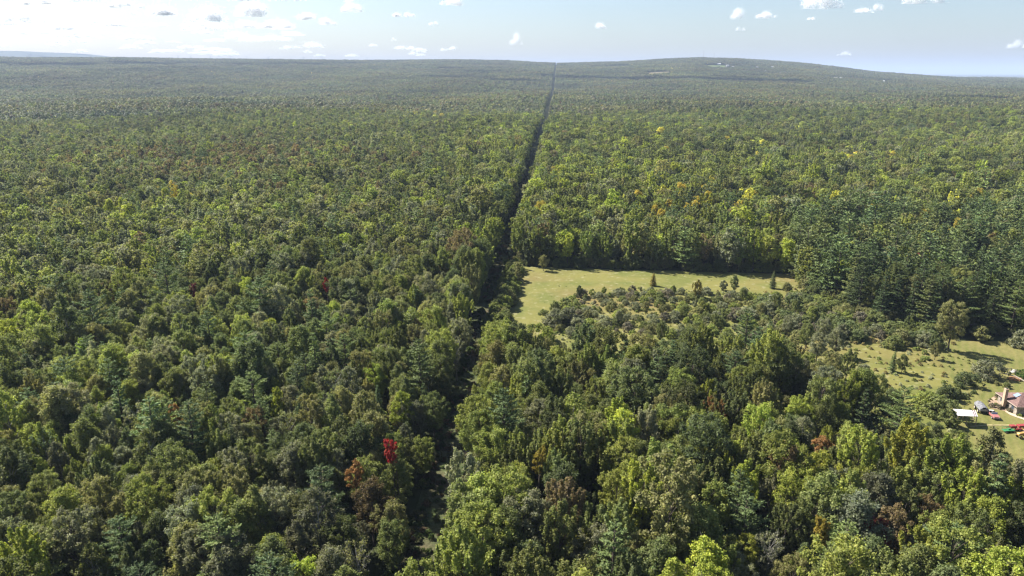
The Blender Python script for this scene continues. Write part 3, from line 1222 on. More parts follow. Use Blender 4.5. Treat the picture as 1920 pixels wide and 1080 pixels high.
def stand(px, py, key, hm, tn, name, label, cat, gain=1.0, wide=1.0, group=None):
    x, y = ground(px, py)
    s = hm / FORMS[key]['h']
    return put_tree(key, x, y, s * wide, random.uniform(0, 6.28), np.array(PAL[tn]) * LEAFGAIN * gain, name, label, cat, group, sz=s)


stand(1019, 508, 'round_b', 8, 'olive', 'broadleaf_tree', "bronze green rounded tree alone at the far edge of the meadow", 'tree', gain=1.15, wide=1.15)
stand(1224, 536, 'spruce_b', 6, 'yellow', 'conifer_sapling', "short yellowish cone shaped tree in the meadow", 'tree', gain=.36, wide=1.5)
stand(1306, 562, 'maple_b', 9, 'yellow', 'broadleaf_tree', "yellow topped upright tree standing in the meadow scrub", 'tree', gain=.34, wide=1.0)
stand(1376, 550, 'round_b', 8, 'dark', 'broadleaf_tree', "dark bushy tree in the meadow near the wood", 'tree', gain=1.1, wide=.9)
stand(1355, 545, 'shrub_c', 5, 'grey', 'shrub', "grey green bush beside the dark bushy meadow tree", 'shrub')
stand(1448, 541, 'spruce_b', 8, 'dark', 'spruce_tree', "dark pointed spruce at the right end of the meadow", 'tree', wide=1.1)
stand(1475, 545, 'shrub', 4, 'olive', 'shrub', "olive bush just right of the pointed meadow spruce", 'shrub')
stand(1453, 592, 'maple_b', 10, 'mid', 'broadleaf_tree', "upright green tree at the right edge of the meadow scrub", 'tree', wide=.9)
stand(1086, 558, 'round_b', 5.5, 'dark', 'broadleaf_tree', "small dark green tree at the left end of the meadow scrub", 'tree')
stand(1262, 556, 'round_b', 5, 'mid', 'broadleaf_tree', "small round green tree between two yellow meadow trees", 'tree')
stand(1318, 592, 'shrub_c', 6, 'ygreen', 'broadleaf_tree', "small gold tinged tree below the yellow topped upright one", 'tree', gain=.6, wide=1.3)
stand(1038, 612, 'shrub_b', 6, 'grey', 'shrub', "large greyish brown bush at the left end of the scrub", 'shrub', gain=.8, wide=1.2)
stand(1062, 606, 'shrub', 6.5, 'grey', 'shrub', "tall grey brown bush right of the large greyish one", 'shrub', gain=.75, wide=1.2)
stand(1024, 640, 'shrub_c', 5.5, 'lime', 'shrub', "bright yellow green bush at the near end of the meadow", 'shrub', gain=1.0, wide=1.5)
stand(1752, 675, 'round_b', 6.3, 'olive', 'broadleaf_tree', "small olive tree with a bare stem at the edge of the lawn", 'tree', gain=.9)
stand(1750, 655, 'shrub_c', 6, 'dark', 'broadleaf_tree', "dark bush behind the small olive lawn tree", 'shrub')
stand(1847, 706, 'shrub_b', 6.3, 'grey', 'willow_shrub', "large rounded grey green willow bush on the lawn", 'shrub', gain=.9, wide=1.15)
stand(1808, 722, 'shrub_b', 5, 'dark', 'willow_shrub', "darker round bush just left of the large willow bush", 'shrub', wide=1.15)
stand(1773, 748, 'shrub', 4.8, 'dark', 'shrub', "dark bush at the left end of the lawn hedge", 'shrub', gain=.9, wide=1.2)
stand(1794, 745, 'shrub', 3.2, 'mid', 'shrub', "low green bush right of the dark hedge bush", 'shrub')
stand(1840, 640, 'shrub_c', 6, 'olive', 'shrub', "pale drooping bush against the dark wood edge above the lawn", 'shrub', gain=1.25, wide=1.6)
stand(1912, 650, 'shrub', 6.5, 'grey', 'shrub', "pale round bush at the frame edge above the lawn", 'shrub', gain=1.1, wide=1.3)
stand(1672, 652, 'shrub', 4.6, 'mid', 'shrub', "round green bush in the weedy meadow below the hedge", 'shrub', wide=1.5)
stand(1690, 655, 'shrub', 3.4, 'mid', 'shrub', "low green bush right of the round meadow bush", 'shrub')
stand(1690, 700, 'round_b', 6.5, 'mid', 'broadleaf_tree', "dark green leaning tree at the near side of the weedy meadow", 'tree', gain=.8)
stand(1672, 697, 'spruce_b', 7, 'pine', 'conifer_sapling', "small dark conifer beside the leaning meadow tree", 'tree')
stand(1742, 868, 'round', 11, 'dark', 'broadleaf_tree', "dark rounded tree below the left end of the carport", 'tree', gain=.95)
stand(1785, 888, 'oak', 11, 'mid', 'broadleaf_tree', "broad clumpy green tree directly below the carport", 'tree', gain=.9)
stand(1832, 915, 'round_b', 11.5, 'mid', 'broadleaf_tree', "tall green tree below the red open car", 'tree', gain=.85)
stand(1868, 928, 'oak', 10.5, 'dark', 'broadleaf_tree', "dark clumpy tree below the green farm mower", 'tree', gain=1.1)
stand(1905, 938, 'round', 10, 'mid', 'broadleaf_tree', "green tree at the frame edge below the tractor", 'tree', gain=.9)
stand(1810, 955, 'ash', 13, 'grey', 'broadleaf_tree', "grey green open tree in the row below the yard, nearer the viewer", 'tree', gain=.85)
stand(1760, 930, 'birch', 13, 'mid', 'broadleaf_tree', "airy green tree at the left end of the row below the yard", 'tree', gain=.9)
stand(1860, 968, 'oak', 13, 'mid', 'broadleaf_tree', "large green tree in the row below the yard, second from the frame edge", 'tree', gain=.9)
stand(1925, 975, 'round', 13, 'mid', 'broadleaf_tree', "large green tree cut by the frame edge below the yard", 'tree', gain=.9)
stand(1752, 772, 'shrub_b', 5.5, 'mid', 'shrub', "broad bright green bush above the carport", 'shrub', gain=1.1, wide=1.5)
stand(1735, 765, 'shrub_b', 5.5, 'light', 'shrub', "lighter green bush left of the broad one above the carport", 'shrub', wide=1.3)
stand(1779, 800, 'shrub_c', 5.5, 'mid', 'broadleaf_tree', "small green tree covering the left end of the carport", 'tree', wide=1.4)


def bush_zone(zone, spacing, hr, tones, cap, lab, group, seed, excl=None, keys=('shrub', 'shrub_b', 'shrub_c')):
    rng = np.random.default_rng(seed)
    xs = [p[0] for p in zone]
    ys = [p[1] for p in zone]
    out = []
    for _ in range(9000):
        x, y = rng.uniform(min(xs), max(xs)), rng.uniform(min(ys), max(ys))
        if not inside(zone, x, y) or (excl and inside(excl, x, y)):
            continue
        if vnoise(np.array(x), np.array(y), 26, seed) < -.95:
            continue
        if all((x - a) ** 2 + (y - b) ** 2 > spacing ** 2 for a, b in out):
            out.append((x, y))
    out.sort(key=lambda p: p[1])
    names = []
    for x, y in out[:cap]:
        h = rng.uniform(*hr)
        k = keys[rng.integers(len(keys))]
        tn = tones[rng.integers(len(tones))]
        s = h / FORMS[k]['h']
        px, py, _ = project(x, y, h * .6)
        c = np.array(PAL[tn]) * LEAFGAIN * rng.uniform(.95, 1.35)
        if tn == 'brown':
            c = np.array((.11, .095, .068)) * LEAFGAIN
        put_tree(k, x, y, s * rng.uniform(1.0, 1.5), rng.uniform(0, 6.28), c, 'shrub',
                 unique(f"{'greyish brown' if tn == 'brown' else TONE[tn]} {lab}", px, py), 'shrub', group, sz=s)
    print(lab, len(out))


SCRUB = poly([(1018, 586), (1085, 556), (1190, 543), (1330, 552), (1400, 556), (1480, 552), (1530, 562), (1600, 600), (1560, 636), (1480, 640), (1420, 640), (1300, 640), (1180, 640), (1100, 640), (1055, 628), (1025, 610)])
bush_zone(SCRUB, 4.0, (1.6, 4.4), ['grey', 'olive', 'olive', 'mid', 'light', 'brown', 'light', 'mid', 'grey'], 300, "scrub bush", "bushes of the meadow scrub", 5)
bush_zone(HEDGE, 4.4, (3.4, 6.2), ['mid', 'grey', 'dark', 'olive', 'mid', 'brown'], 70, "hedge bush below the pines", "bushes of the hedge", 6)
STRIP = poly([(966, 500), (980, 500), (962, 560), (948, 625), (940, 690), (918, 690), (936, 610), (952, 552)])
bush_zone(STRIP, 3.6, (3.5, 7.5), ['mid', 'light', 'olive', 'mid'], 60, "slim bush beside the lane", "bushes of the strip beside the lane", 8, keys=('shrub_c', 'shrub', 'shrub_c'))
for k, (px, py, key, hm, tn) in enumerate([(1392, 566, 'round_b', 6, 'mid'), (1425, 600, 'round_b', 7, 'olive'), (1490, 600, 'maple_b', 8.5, 'mid'), (1520, 612, 'round_b', 8, 'light'), (1475, 630, 'round', 8, 'grey'),
                                           (1400, 625, 'round_b', 7.5, 'light'), (1340, 620, 'maple_b', 7, 'mid'), (1280, 600, 'round_b', 6, 'mid'), (1210, 590, 'round_b', 5.5, 'olive'), (1160, 610, 'round_b', 6, 'grey'),
                                           (1240, 640, 'maple_b', 8, 'mid'), (1120, 640, 'round', 7, 'olive'), (1545, 640, 'round', 9, 'grey'), (1565, 668, 'round_b', 10, 'grey'), (1530, 680, 'round', 10.5, 'grey'), (1510, 655, 'round_b', 9.5, 'mid'), (1585, 712, 'maple_b', 10.5, 'mid'), (1612, 742, 'round_b', 10, 'grey'), (1555, 722, 'round', 11, 'olive'), (1640, 768, 'round', 11, 'mid'), (1665, 800, 'round_b', 11, 'dark'), (1440, 655, 'pine_c', 11, 'pine')]):
    stand(px, py, key, hm, tn, 'pine_tree' if 'pine' in key else 'broadleaf_tree', unique(f"{TONE[tn]} young tree above the scrub", px, py - hm * 2), 'tree', gain=1.05, wide=1.15, group="young trees in the scrub")
LAWNHEDGE = poly([(1768, 742), (1800, 738), (1830, 727), (1862, 720), (1888, 722), (1890, 729), (1862, 728), (1832, 736), (1803, 748), (1775, 757)])
bush_zone(LAWNHEDGE, 1.9, (1.0, 2.0), ['brown', 'olive', 'dark', 'mid'], 60, "low lawn hedge plant", "plants of the lawn hedge", 9, keys=('shrub', 'shrub_b'))
GARDEN = poly([(1852, 752), (1870, 745), (1885, 757), (1900, 766), (1925, 778), (1925, 786), (1900, 778), (1878, 770), (1858, 764)])
bush_zone(GARDEN, 1.8, (.7, 1.6), ['brown', 'brown', 'mid', 'light', 'olive'], 50, "flower bed plant", "plants of the flower bed", 10, keys=('shrub', 'shrub_b'))
VEG = poly([(1907, 697), (1925, 698), (1960, 702), (1960, 714), (1915, 711), (1905, 703)])
bush_zone(VEG, 1.7, (.6, 1.3), ['mid', 'grey', 'mid'], 30, "kitchen garden plant", "plants of the kitchen garden", 12, keys=('shrub', 'shrub_b'))


def weeds():
    rng = np.random.default_rng(77)
    P, W, S, T = [], [], [], []
    wi = fi['weed']

    def zone(pl, n, smin, smax, tones, excl=None):
        xs = [p[0] for p in pl]
        ys = [p[1] for p in pl]
        x = rng.uniform(min(xs), max(xs), n * 3)
        y = rng.uniform(min(ys), max(ys), n * 3)
        ok = inside(pl, x, y)
        if excl:
            ok &= ~inside(excl, x, y)
        x, y = x[ok][:n], y[ok][:n]
        nz = vnoise(x, y, 22, 5)
        for a, b, c in zip(x, y, nz):
            s = rng.uniform(smin, smax) * (1 + .3 * c)
            P.append((a, b, 0))
            S.append((s * 1.2, s * 1.2, s))
            i = int(np.clip((c * .35 + .5 + rng.normal(0, .2)) * len(tones), 0, len(tones) - 1))
            T.append(np.array(tones[i]) * rng.uniform(.75, 1.25))
            W.append(wi)
    zone(GRASSY, 40, .15, .3, [(.17, .20, .05), (.19, .21, .06), (.24, .22, .08), (.34, .33, .2)])
    zone(MEADOW, 1700, .25, .8, [(.2, .23, .07), (.24, .25, .08), (.30, .24, .11), (.42, .41, .26), (.21, .24, .07)], GRASSY)
    zone(VEG, 60, .5, .9, [(.08, .13, .03)])
    n0 = len(P)
    # bushy skirt of the wood along the clearing
    for a, b in zip(CLEAR, CLEAR[1:] + CLEAR[:1]):
        L = math.hypot(b[0] - a[0], b[1] - a[1])
        if L < 1:
            continue
        nx, ny = (b[1] - a[1]) / L, -(b[0] - a[0]) / L
        for _ in range(int(L * .75)):
            t = rng.uniform()
            w = rng.uniform(-.5, 5)
            x, y = a[0] + (b[0] - a[0]) * t, a[1] + (b[1] - a[1]) * t
            sg = -1 if inside(CLEAR, x + nx, y + ny) else 1
            x, y = x + nx * w * sg, y + ny * w * sg
            k = ('shrub_c', 'shrub', 'young')[int(rng.integers(3))]
            s = rng.uniform(2.2, 6.5) / FORMS[k]['h']
            P.append((x, y, 0))
            S.append((s * 1.25, s * 1.25, s))
            W.append(fi[k])
            T.append(np.array(PAL[('mid', 'olive', 'dark', 'light')[int(rng.integers(4))]]) * LEAFGAIN * rng.uniform(.8, 1.1))
    # the lane: low brush, thicker along its sides
    for _ in range(1500):
        u = rng.uniform(-110, 620)
        v = rng.uniform(-5.5, 5.0)
        x = LX0 + LANE_DIR[0] * u + LANE_N[0] * v
        y = LY0 + LANE_DIR[1] * u + LANE_N[1] * v
        s = rng.uniform(.5, 1.5) * (.55 + .5 * (abs(v) / 5) ** 2)
        big = rng.uniform() < .16
        P.append((x, y, 0))
        S.append((s * .5, s * .5, s * .55) if big else (s * 1.5, s * 1.5, s))
        W.append(fi['shrub'] if big else wi)
        T.append(np.array([(.09, .12, .03), (.11, .11, .045), (.13, .09, .05), (.07, .10, .03)][rng.integers(4)]) * rng.uniform(.7, 1.2))
    o = mass("undergrowth", np.array(P), W, np.array(S), rng.uniform(0, 6.28, len(P)), np.array(T), lambda w: FORMS[ORDER[w]]['mid'])
    tag(o, "tufted grass, weeds and low brush over the meadow and the lane", "undergrowth", kind="stuff")


weeds()

# ------------------------------------------------------------------ farmyard
WHITE = plain_mat("white_paint", (.47, .455, .455), .5, noise=.06, scale=1.0)
DARKRED = plain_mat("dark_red_paint", (.10, .03, .035), .6)
WOOD = plain_mat("weathered_wood", (.26, .20, .15), .85, noise=.3)
ROOF = plain_mat("shingle", (.135, .080, .070), .9, noise=.3, scale=2.5)
STONE = plain_mat("pale_stone", (.26, .225, .185), .85, noise=.35, scale=1.6)
TANSTONE = plain_mat("tan_brick", (.40, .29, .20), .85, noise=.2, scale=2.5)
FASCIA = plain_mat("fascia", (.36, .29, .24), .6)
GLASS = plain_mat("dark_glass", (.05, .065, .085), .08, spec=.9)
SKYGLASS = plain_mat("skylight_glass", (.20, .25, .34), .12, spec=.9)
TYRE = plain_mat("rubber", (.025, .025, .025), .85)
STEEL = plain_mat("galvanised_steel", (.26, .265, .275), .6, metal=.2, noise=.2, scale=2)
GREYTARP = plain_mat("grey_tarp", (.13, .13, .14), .75, noise=.35, scale=2.2)
RED = plain_mat("faded_red_paint", (.30, .12, .11), .5, noise=.15, scale=2)
RED2 = plain_mat("red_paint", (.24, .035, .035), .5)
GREEN = plain_mat("green_paint", (.035, .16, .06), .5)
YELLOW = plain_mat("orange_yellow_paint", (.42, .24, .07), .5)
BLACK = plain_mat("black_metal", (.03, .03, .032), .6)
TANHUB = plain_mat("tan_hub", (.45, .36, .27), .7)
TIMBER = plain_mat("orange_timber", (.36, .19, .09), .8, noise=.25, scale=3)
PALETIM = plain_mat("pale_plank", (.42, .35, .30), .8, noise=.15)
DIRT = plain_mat("bare_earth", (.27, .19, .13), .95, noise=.25, scale=.6)
CANVAS = plain_mat("white_canvas", (.42, .415, .40), .8)


def frame2(pa, pb):
    """rotation of the direction from point a to point b"""
    return math.atan2(pb[1] - pa[1], pb[0] - pa[0])


# bare earth along the house and the drive to it
sheet("flower_bed_soil", poly([(1852, 750), (1868, 742), (1884, 754), (1900, 764), (1930, 776), (1930, 781), (1900, 774), (1878, 770), (1858, 766)]), .14, DIRT, "structure")
sheet("garden_path", poly([(1884, 773), (1896, 780), (1925, 790), (1960, 797), (1960, 793), (1925, 786), (1897, 776), (1887, 771)]), .18, plain_mat("path_gravel", (.40, .31, .22), .95, noise=.2, scale=1), "structure")
sheet("vehicle_tracks", poly([(1818, 800), (1850, 797), (1895, 797), (1960, 800), (1960, 802), (1895, 799), (1852, 799), (1818, 802)]), .18, plain_mat("worn_grass", (.26, .22, .10), .95, noise=.2, scale=1), "structure")


def house():
    A = ground(1867, 735, 2.9)
    B = ground(1907, 762.5, 2.9)
    rz = frame2(A, B)
    Wd = math.hypot(B[0] - A[0], B[1] - A[1])
    L = 19.0
    # local x runs from A to B, local y away to the right (house length)
    h = empty("house", (A[0], A[1], .05), rz)
    tag(h, "low house with brown hipped shingle roof and a tan chimney at its end", "house")
    oh = .55
    w = MB()
    x0, x1, y0, y1 = oh, Wd - oh, oh, L - oh
    w.box((x0 + x1) / 2, y0 + .15, 1.35, x1 - x0, .3, 2.7)
    w.box((x0 + x1) / 2, y1 - .15, 1.35, x1 - x0, .3, 2.7)
    w.box(x0 + .15, (y0 + y1) / 2, 1.35, .3, y1 - y0 - .61, 2.7)
    w.box(x1 - .15, (y0 + y1) / 2, 1.35, .3, y1 - y0 - .61, 2.7)
    wall = w.build("wall", STONE, h)
    ze, zr = 2.72, 4.9
    k = Wd / 2
    r = MB()
    P = [(0, 0, ze), (Wd, 0, ze), (Wd, L, ze), (0, L, ze), (k, k * .86, zr), (k, L - k * .86, zr)]
    Q = [(a, b, c - .16) for a, b, c in P[:4]]
    r.add(P + Q, [(0, 1, 4), (1, 2, 5, 4), (2, 3, 5), (3, 0, 4, 5), (9, 8, 7, 6), (0, 6, 7, 1), (1, 7, 8, 2), (2, 8, 9, 3), (3, 9, 6, 0)])
    roof = r.build("roof", ROOF, h)
    f = MB()
    f.box(Wd / 2, -.03, ze - .06, Wd + .12, .05, .2)
    f.box(Wd / 2, L + .03, ze - .06, Wd + .12, .05, .2)
    f.box(-.03, L / 2, ze - .06, .05, L, .2)
    f.box(Wd + .03, L / 2, ze - .06, .05, L, .2)
    f.build("fascia_board", FASCIA, h)
    c = MB()
    cx = Wd * .47
    c.box(cx, -.25, 2.9, .95, .75, 5.8)
    c.box(cx, -.25, 5.86, 1.1, .9, .12)
    ch = c.build("chimney", TANSTONE, h)
    MB().box(cx, -.25, 6.0, .5, .35, .24).build("flue", BLACK, ch)
    # skylight lying on the end slope and one on the near slope
    for nm, (u, v) in (("skylight", (Wd * .52, 2.6)),):
        s = (zr - ze) / (k * .86)
        z = ze + v * s
        b = MB()
        b.add([(u - .75, v - .6, z - .6 * s + .06), (u + .75, v - .6, z - .6 * s + .06), (u + .75, v + .6, z + .6 * s + .06), (u - .75, v + .6, z + .6 * s + .06),
               (u - .75, v - .6, z - .6 * s + .2), (u + .75, v - .6, z - .6 * s + .2), (u + .75, v + .6, z + .6 * s + .2), (u - .75, v + .6, z + .6 * s + .2)],
              [(0, 1, 2, 3), (4, 5, 6, 7), (0, 1, 5, 4), (1, 2, 6, 5), (2, 3, 7, 6), (3, 0, 4, 7)])
        b.build(nm, SKYGLASS, h)
    for yy in (3.2, 8.5, 14):
        fr = MB().box(x1 + .03, yy, 1.55, .07, 1.7, 1.2).build("window", FASCIA, h)
        MB().box(x1 + .075, yy, 1.55, .03, 1.5, 1.0).build("pane", GLASS, fr)
    for xx in (2.3, Wd - 2.3):
        fr = MB().box(xx, y0 - .03, 1.55, 1.3, .07, 1.2).build("window", FASCIA, h)
        MB().box(xx, y0 - .075, 1.55, 1.1, .03, 1.0).build("pane", GLASS, fr)
    d = MB().box(x1 + .03, 11.2, 1.1, .07, 1.0, 2.1).build("door", DARKRED, h)
    MB().box(x1 + .1, 10.85, 1.05, .06, .06, .18).build("handle", STEEL, d)


house()


def carport():
    z = 3.1
    c = [ground(1787, 767.0, z), ground(1829.5, 769.8, z), ground(1833.5, 781.2, z), ground(1796, 779.5, z)]
    o = Vector((sum(p[0] for p in c) / 4, sum(p[1] for p in c) / 4, 0))
    loc = [Vector((p[0], p[1], 0)) - o for p in c]
    h = empty("carport", (o.x, o.y, .05))
    tag(h, "white flat metal carport roof with two dark stripes at its end", "carport")

    def at(u, v, zz):
        p = loc[0] * (1 - u) * (1 - v) + loc[1] * u * (1 - v) + loc[2] * u * v + loc[3] * (1 - u) * v
        return (p.x, p.y, zz)
    r = MB()
    n = 1
    r.add([at(0, 0, z - .1), at(1, 0, z - .1), at(1, 1, z - .1), at(0, 1, z - .1), at(0, 0, z), at(1, 0, z), at(1, 1, z), at(0, 1, z)],
          [(3, 2, 1, 0), (4, 5, 6, 7), (0, 1, 5, 4), (1, 2, 6, 5), (2, 3, 7, 6), (3, 0, 4, 7)])
    # ribs of the sheet roof
    for i in range(1, 12):
        a, b = i / 12 - .006, i / 12 + .006
        r.add([at(a, 0, z - .02), at(b, 0, z - .02), at(b, 1, z - .02), at(a, 1, z - .02), at(a, 0, z + .04), at(b, 0, z + .04), at(b, 1, z + .04), at(a, 1, z + .04)],
              [(3, 2, 1, 0), (4, 5, 6, 7), (0, 1, 5, 4), (1, 2, 6, 5), (2, 3, 7, 6), (3, 0, 4, 7)])
    roof = r.build("roof", WHITE, h)
    for u in (.845, .925):
        s = MB()
        s.add([at(u - .016, -.005, z + .01), at(u + .016, -.005, z + .01), at(u + .016, 1.005, z + .01), at(u - .016, 1.005, z + .01),
               at(u - .016, -.005, z + .055), at(u + .016, -.005, z + .055), at(u + .016, 1.005, z + .055), at(u - .016, 1.005, z + .055)],
              [(3, 2, 1, 0), (4, 5, 6, 7), (0, 1, 5, 4), (1, 2, 6, 5), (2, 3, 7, 6), (3, 0, 4, 7)])
        s.build("stripe", DARKRED, roof)
    for u, v in ((.03, .06), (.5, .06), (.97, .06), (.03, .94), (.5, .94), (.97, .94)):
        p = at(u, v, 0)
        MB().box(p[0], p[1], (z - .1) / 2, .14, .14, z - .1).build("post", WOOD, h)


carport()


def wheel(parent, x, y, r, w, hub=STEEL, name="wheel"):
    t = MB().cyl((x, y, r), (0, 1, 0), r, w, 18).build(name, TYRE, parent, bevel=.03)
    MB().cyl((x, y + math.copysign(w * .5 + .012, y), r), (0, 1, 0), r * .58, .05, 14).build("rim", hub, t)
    return t


def profile_body(name, prof_, half, mat, parent, inset=0.0, bevel=.05):
    """a side outline (x,z) given width: a body with rounded edges"""
    n = len(prof_)
    b = MB()
    vs = [(x, -half, z) for x, z in prof_] + [(x, half, z) for x, z in prof_]
    fs = [tuple(range(n)), tuple(range(2 * n - 1, n - 1, -1))]
    fs += [((i + 1) % n, i, i + n, (i + 1) % n + n) for i in range(n)]
    b.add(vs, fs)
    return b.build(name, mat, parent, bevel=bevel)


def trailer():
    a = ground(1850.5, 777.5)
    b = ground(1842.5, 764.5)
    cx, cy = (a[0] + b[0]) / 2, (a[1] + b[1]) / 2
    h = empty("farm_trailer", (cx - 1.2, cy, .1), frame2(b, a) + .1)
    tag(h, "grey tarp covered farm trailer with big tan wheels between carport and red car", "trailer")
    MB().box(0, 0, .85, 4.6, 1.9, .22).build("chassis", BLACK, h)
    for s in (-1, 1):
        MB().box(0, s * .96, 1.25, 4.5, .08, .62).build("side_board", STEEL, h)
    MB().box(2.25, 0, 1.25, .08, 1.82, .62).build("tail_board", STEEL, h)
    b_ = MB()
    n = 9
    m = 7
    vs, fs = [], []
    rng = np.random.default_rng(3)
    for i in range(n):
        for j in range(m):
            x = -2.3 + 4.6 * i / (n - 1)
            y = -1.05 + 2.1 * j / (m - 1)
            z = 1.62 + .55 * (1 - (y / 1.05) ** 2) + rng.normal(0, .05) - (.12 if i in (0, n - 1) else 0)
            vs.append((x, y, z))
    for i in range(n - 1):
        for j in range(m - 1):
            q = i * m + j
            fs.append((q, q + m, q + m + 1, q + 1))
    b_.add(vs, fs)
    t = b_.build("tarpaulin", GREYTARP, h)
    so = t.modifiers.new("thickness", 'SOLIDIFY')
    so.thickness = .05
    for sx in (-1.1, 1.35):
        for s in (-1, 1):
            wheel(h, sx, s * 1.12, .55, .28, TANHUB)
    MB().tube([(-2.3, 0, .85), (-3.3, 0, .6)], [.06, .05], 6).build("drawbar", BLACK, h)


trailer()


def red_car():
    a = ground(1868, 788.5)
    b = ground(1855.5, 776)
    cx, cy = (a[0] + b[0]) / 2, (a[1] + b[1]) / 2
    h = empty("open_car", (cx, cy, .12), frame2(b, a))
    tag(h, "faded red open topped car with a white windscreen frame on the lawn", "car")
    profile_body("body", [(-2.1, .42), (2.15, .42), (2.2, .75), (2.05, .98), (.75, 1.08), (.55, 1.02), (.5, .72), (-1.0, .72), (-1.1, 1.02), (-2.05, 1.0), (-2.15, .8)], .84, RED, h, bevel=.08)
    for s in (-1, 1):
        MB().box(-.28, s * .79, .86, 1.7, .1, .34).build("door", RED, h, bevel=.02)
        for sx in (-1.3, 1.35):
            wheel(h, sx, s * .80, .36, .22)
        MB().cyl((2.2, s * .58, .78), (1, 0, 0), .12, .06, 12).build("headlight", CANVAS, h)
    fr = MB()
    fr.tube([(.66, -.72, 1.0), (.42, -.68, 1.58), (.42, .68, 1.58), (.66, .72, 1.0)], [.06, .06, .06, .06], 6)
    w = fr.build("windscreen_frame", CANVAS, h)
    MB().add([(.65, -.7, 1.05), (.44, -.66, 1.53), (.44, .66, 1.53), (.65, .7, 1.05)], [(0, 1, 2, 3)]).build("windscreen", SKYGLASS, w)
    for s in (-1, 1):
        MB().box(-.5, s * .38, .82, .55, .58, .2).box(-.86, s * .38, 1.1, .16, .56, .62).build("seat", BLACK, h, bevel=.04)
    MB().box(-1.55, 0, 1.12, .85, 1.5, .2).build("folded_hood", CANVAS, h, bevel=.08)
    MB().box(2.22, 0, .5, .1, 1.6, .14).build("bumper", STEEL, h, bevel=.02)


red_car()


def mower():
    x, y = ground(1890, 810.5)
    h = empty("farm_mower", (x, y, .12), .12)
    tag(h, "low bright green farm mower parked beside red machinery", "farm machine")
    MB().box(0, 0, .5, 2.9, 1.3, .3).build("deck", GREEN, h, bevel=.08)
    MB().tube([(-1.3, .7, .6), (-1.3, .7, 1.15), (1.2, .7, 1.15), (1.2, .7, .6)], [.07] * 4, 6).build("hitch_frame", GREEN, h)
    MB().box(.2, .1, .78, .7, .6, .3).build("gearbox", GREEN, h, bevel=.05)
    for s in (-1, 1):
        wheel(h, s * 1.1, -.72, .28, .16)


mower()


def rake():
    x, y = ground(1909, 806.5)
    h = empty("hay_rake", (x, y, .12), .05)
    tag(h, "red hay machine with boxy body behind the yellow tractor", "farm machine")
    MB().box(-1.6, .1, .95, 1.4, 1.1, .7).build("gear_housing", RED2, h, bevel=.1)
    MB().box(1.4, .2, 1.05, 3.2, 1.2, .55).build("body", RED2, h, bevel=.1)
    MB().box(-.4, -.6, .6, 1.6, .9, .3).build("pickup_reel", RED2, h, bevel=.06)
    MB().tube([(-2.2, .1, .8), (-3.2, .3, .6)], [.08, .06], 6).build("drawbar", BLACK, h)
    for sx in (-.3, 2.1):
        for s in (-1, 1):
            wheel(h, sx, s * .78, .42, .24)


rake()


def tractor():
    x, y = ground(1919, 821)
    h = empty("tractor", (x, y, .1), .15)
    tag(h, "orange yellow tractor with big dark rear wheels at the frame edge", "tractor")
    profile_body("bonnet", [(-1.9, .8), (.1, .8), (.1, 1.55), (-1.6, 1.45), (-1.9, 1.2)], .38, YELLOW, h, bevel=.08)
    MB().box(.9, 0, 1.0, 1.6, .7, .55).build("rear_axle_housing", BLACK, h, bevel=.05)
    for s in (-1, 1):
        wheel(h, 1.0, s * .85, .78, .42, YELLOW)
        wheel(h, -1.35, s * .62, .42, .24, YELLOW)
        MB().box(1.0, s * .85, 1.72, 1.35, .5, .1).build("mudguard", YELLOW, h, bevel=.04)
    MB().box(.75, 0, 1.45, .5, .5, .12).box(1.0, 0, 1.72, .1, .5, .5).build("seat", BLACK, h, bevel=.03)
    MB().tube([(.05, 0, 1.5), (.3, 0, 1.85)], [.04, .04], 6).tube([(.22, -.2, 1.86), (.3, 0, 1.95), (.36, .2, 1.86)], [.03] * 3, 6).build("steering_wheel", BLACK, h)
    MB().box(.9, 0, 2.5, 1.5, 1.3, .08).build("canopy", YELLOW, h, bevel=.03)
    for sx, sy in ((.3, .55), (.3, -.55), (1.55, .55), (1.55, -.55)):
        MB().box(sx, sy, 1.9, .07, .07, 1.2).build("canopy_post", BLACK, h)
    MB().tube([(-1.1, .15, 1.5), (-1.1, .15, 2.15)], [.05, .05], 8).build("exhaust", BLACK, h)


tractor()


def lumber():
    x, y = ground(1902, 712)
    h = empty("lumber_pile", (x, y, .1), -.5)
    tag(h, "heap of orange timber with a long pale beam leaning on it", "lumber pile")
    rng = random.Random(4)
    for k in range(9):
        b = MB()
        b.box(rng.uniform(-.3, .3), -1.0 + .42 * (k % 5) + rng.uniform(-.08, .08), .2 + .32 * (k // 5), rng.uniform(2.4, 3.4), .36, .3, rng.uniform(-.08, .08))
        b.build("timber", TIMBER, h)
    MB().tube([(-3.6, .6, 1.2), (.2, -.3, 1.15), (2.4, -1.4, .5)], [.16, .16, .16], 4).build("beam", PALETIM, h)


lumber()


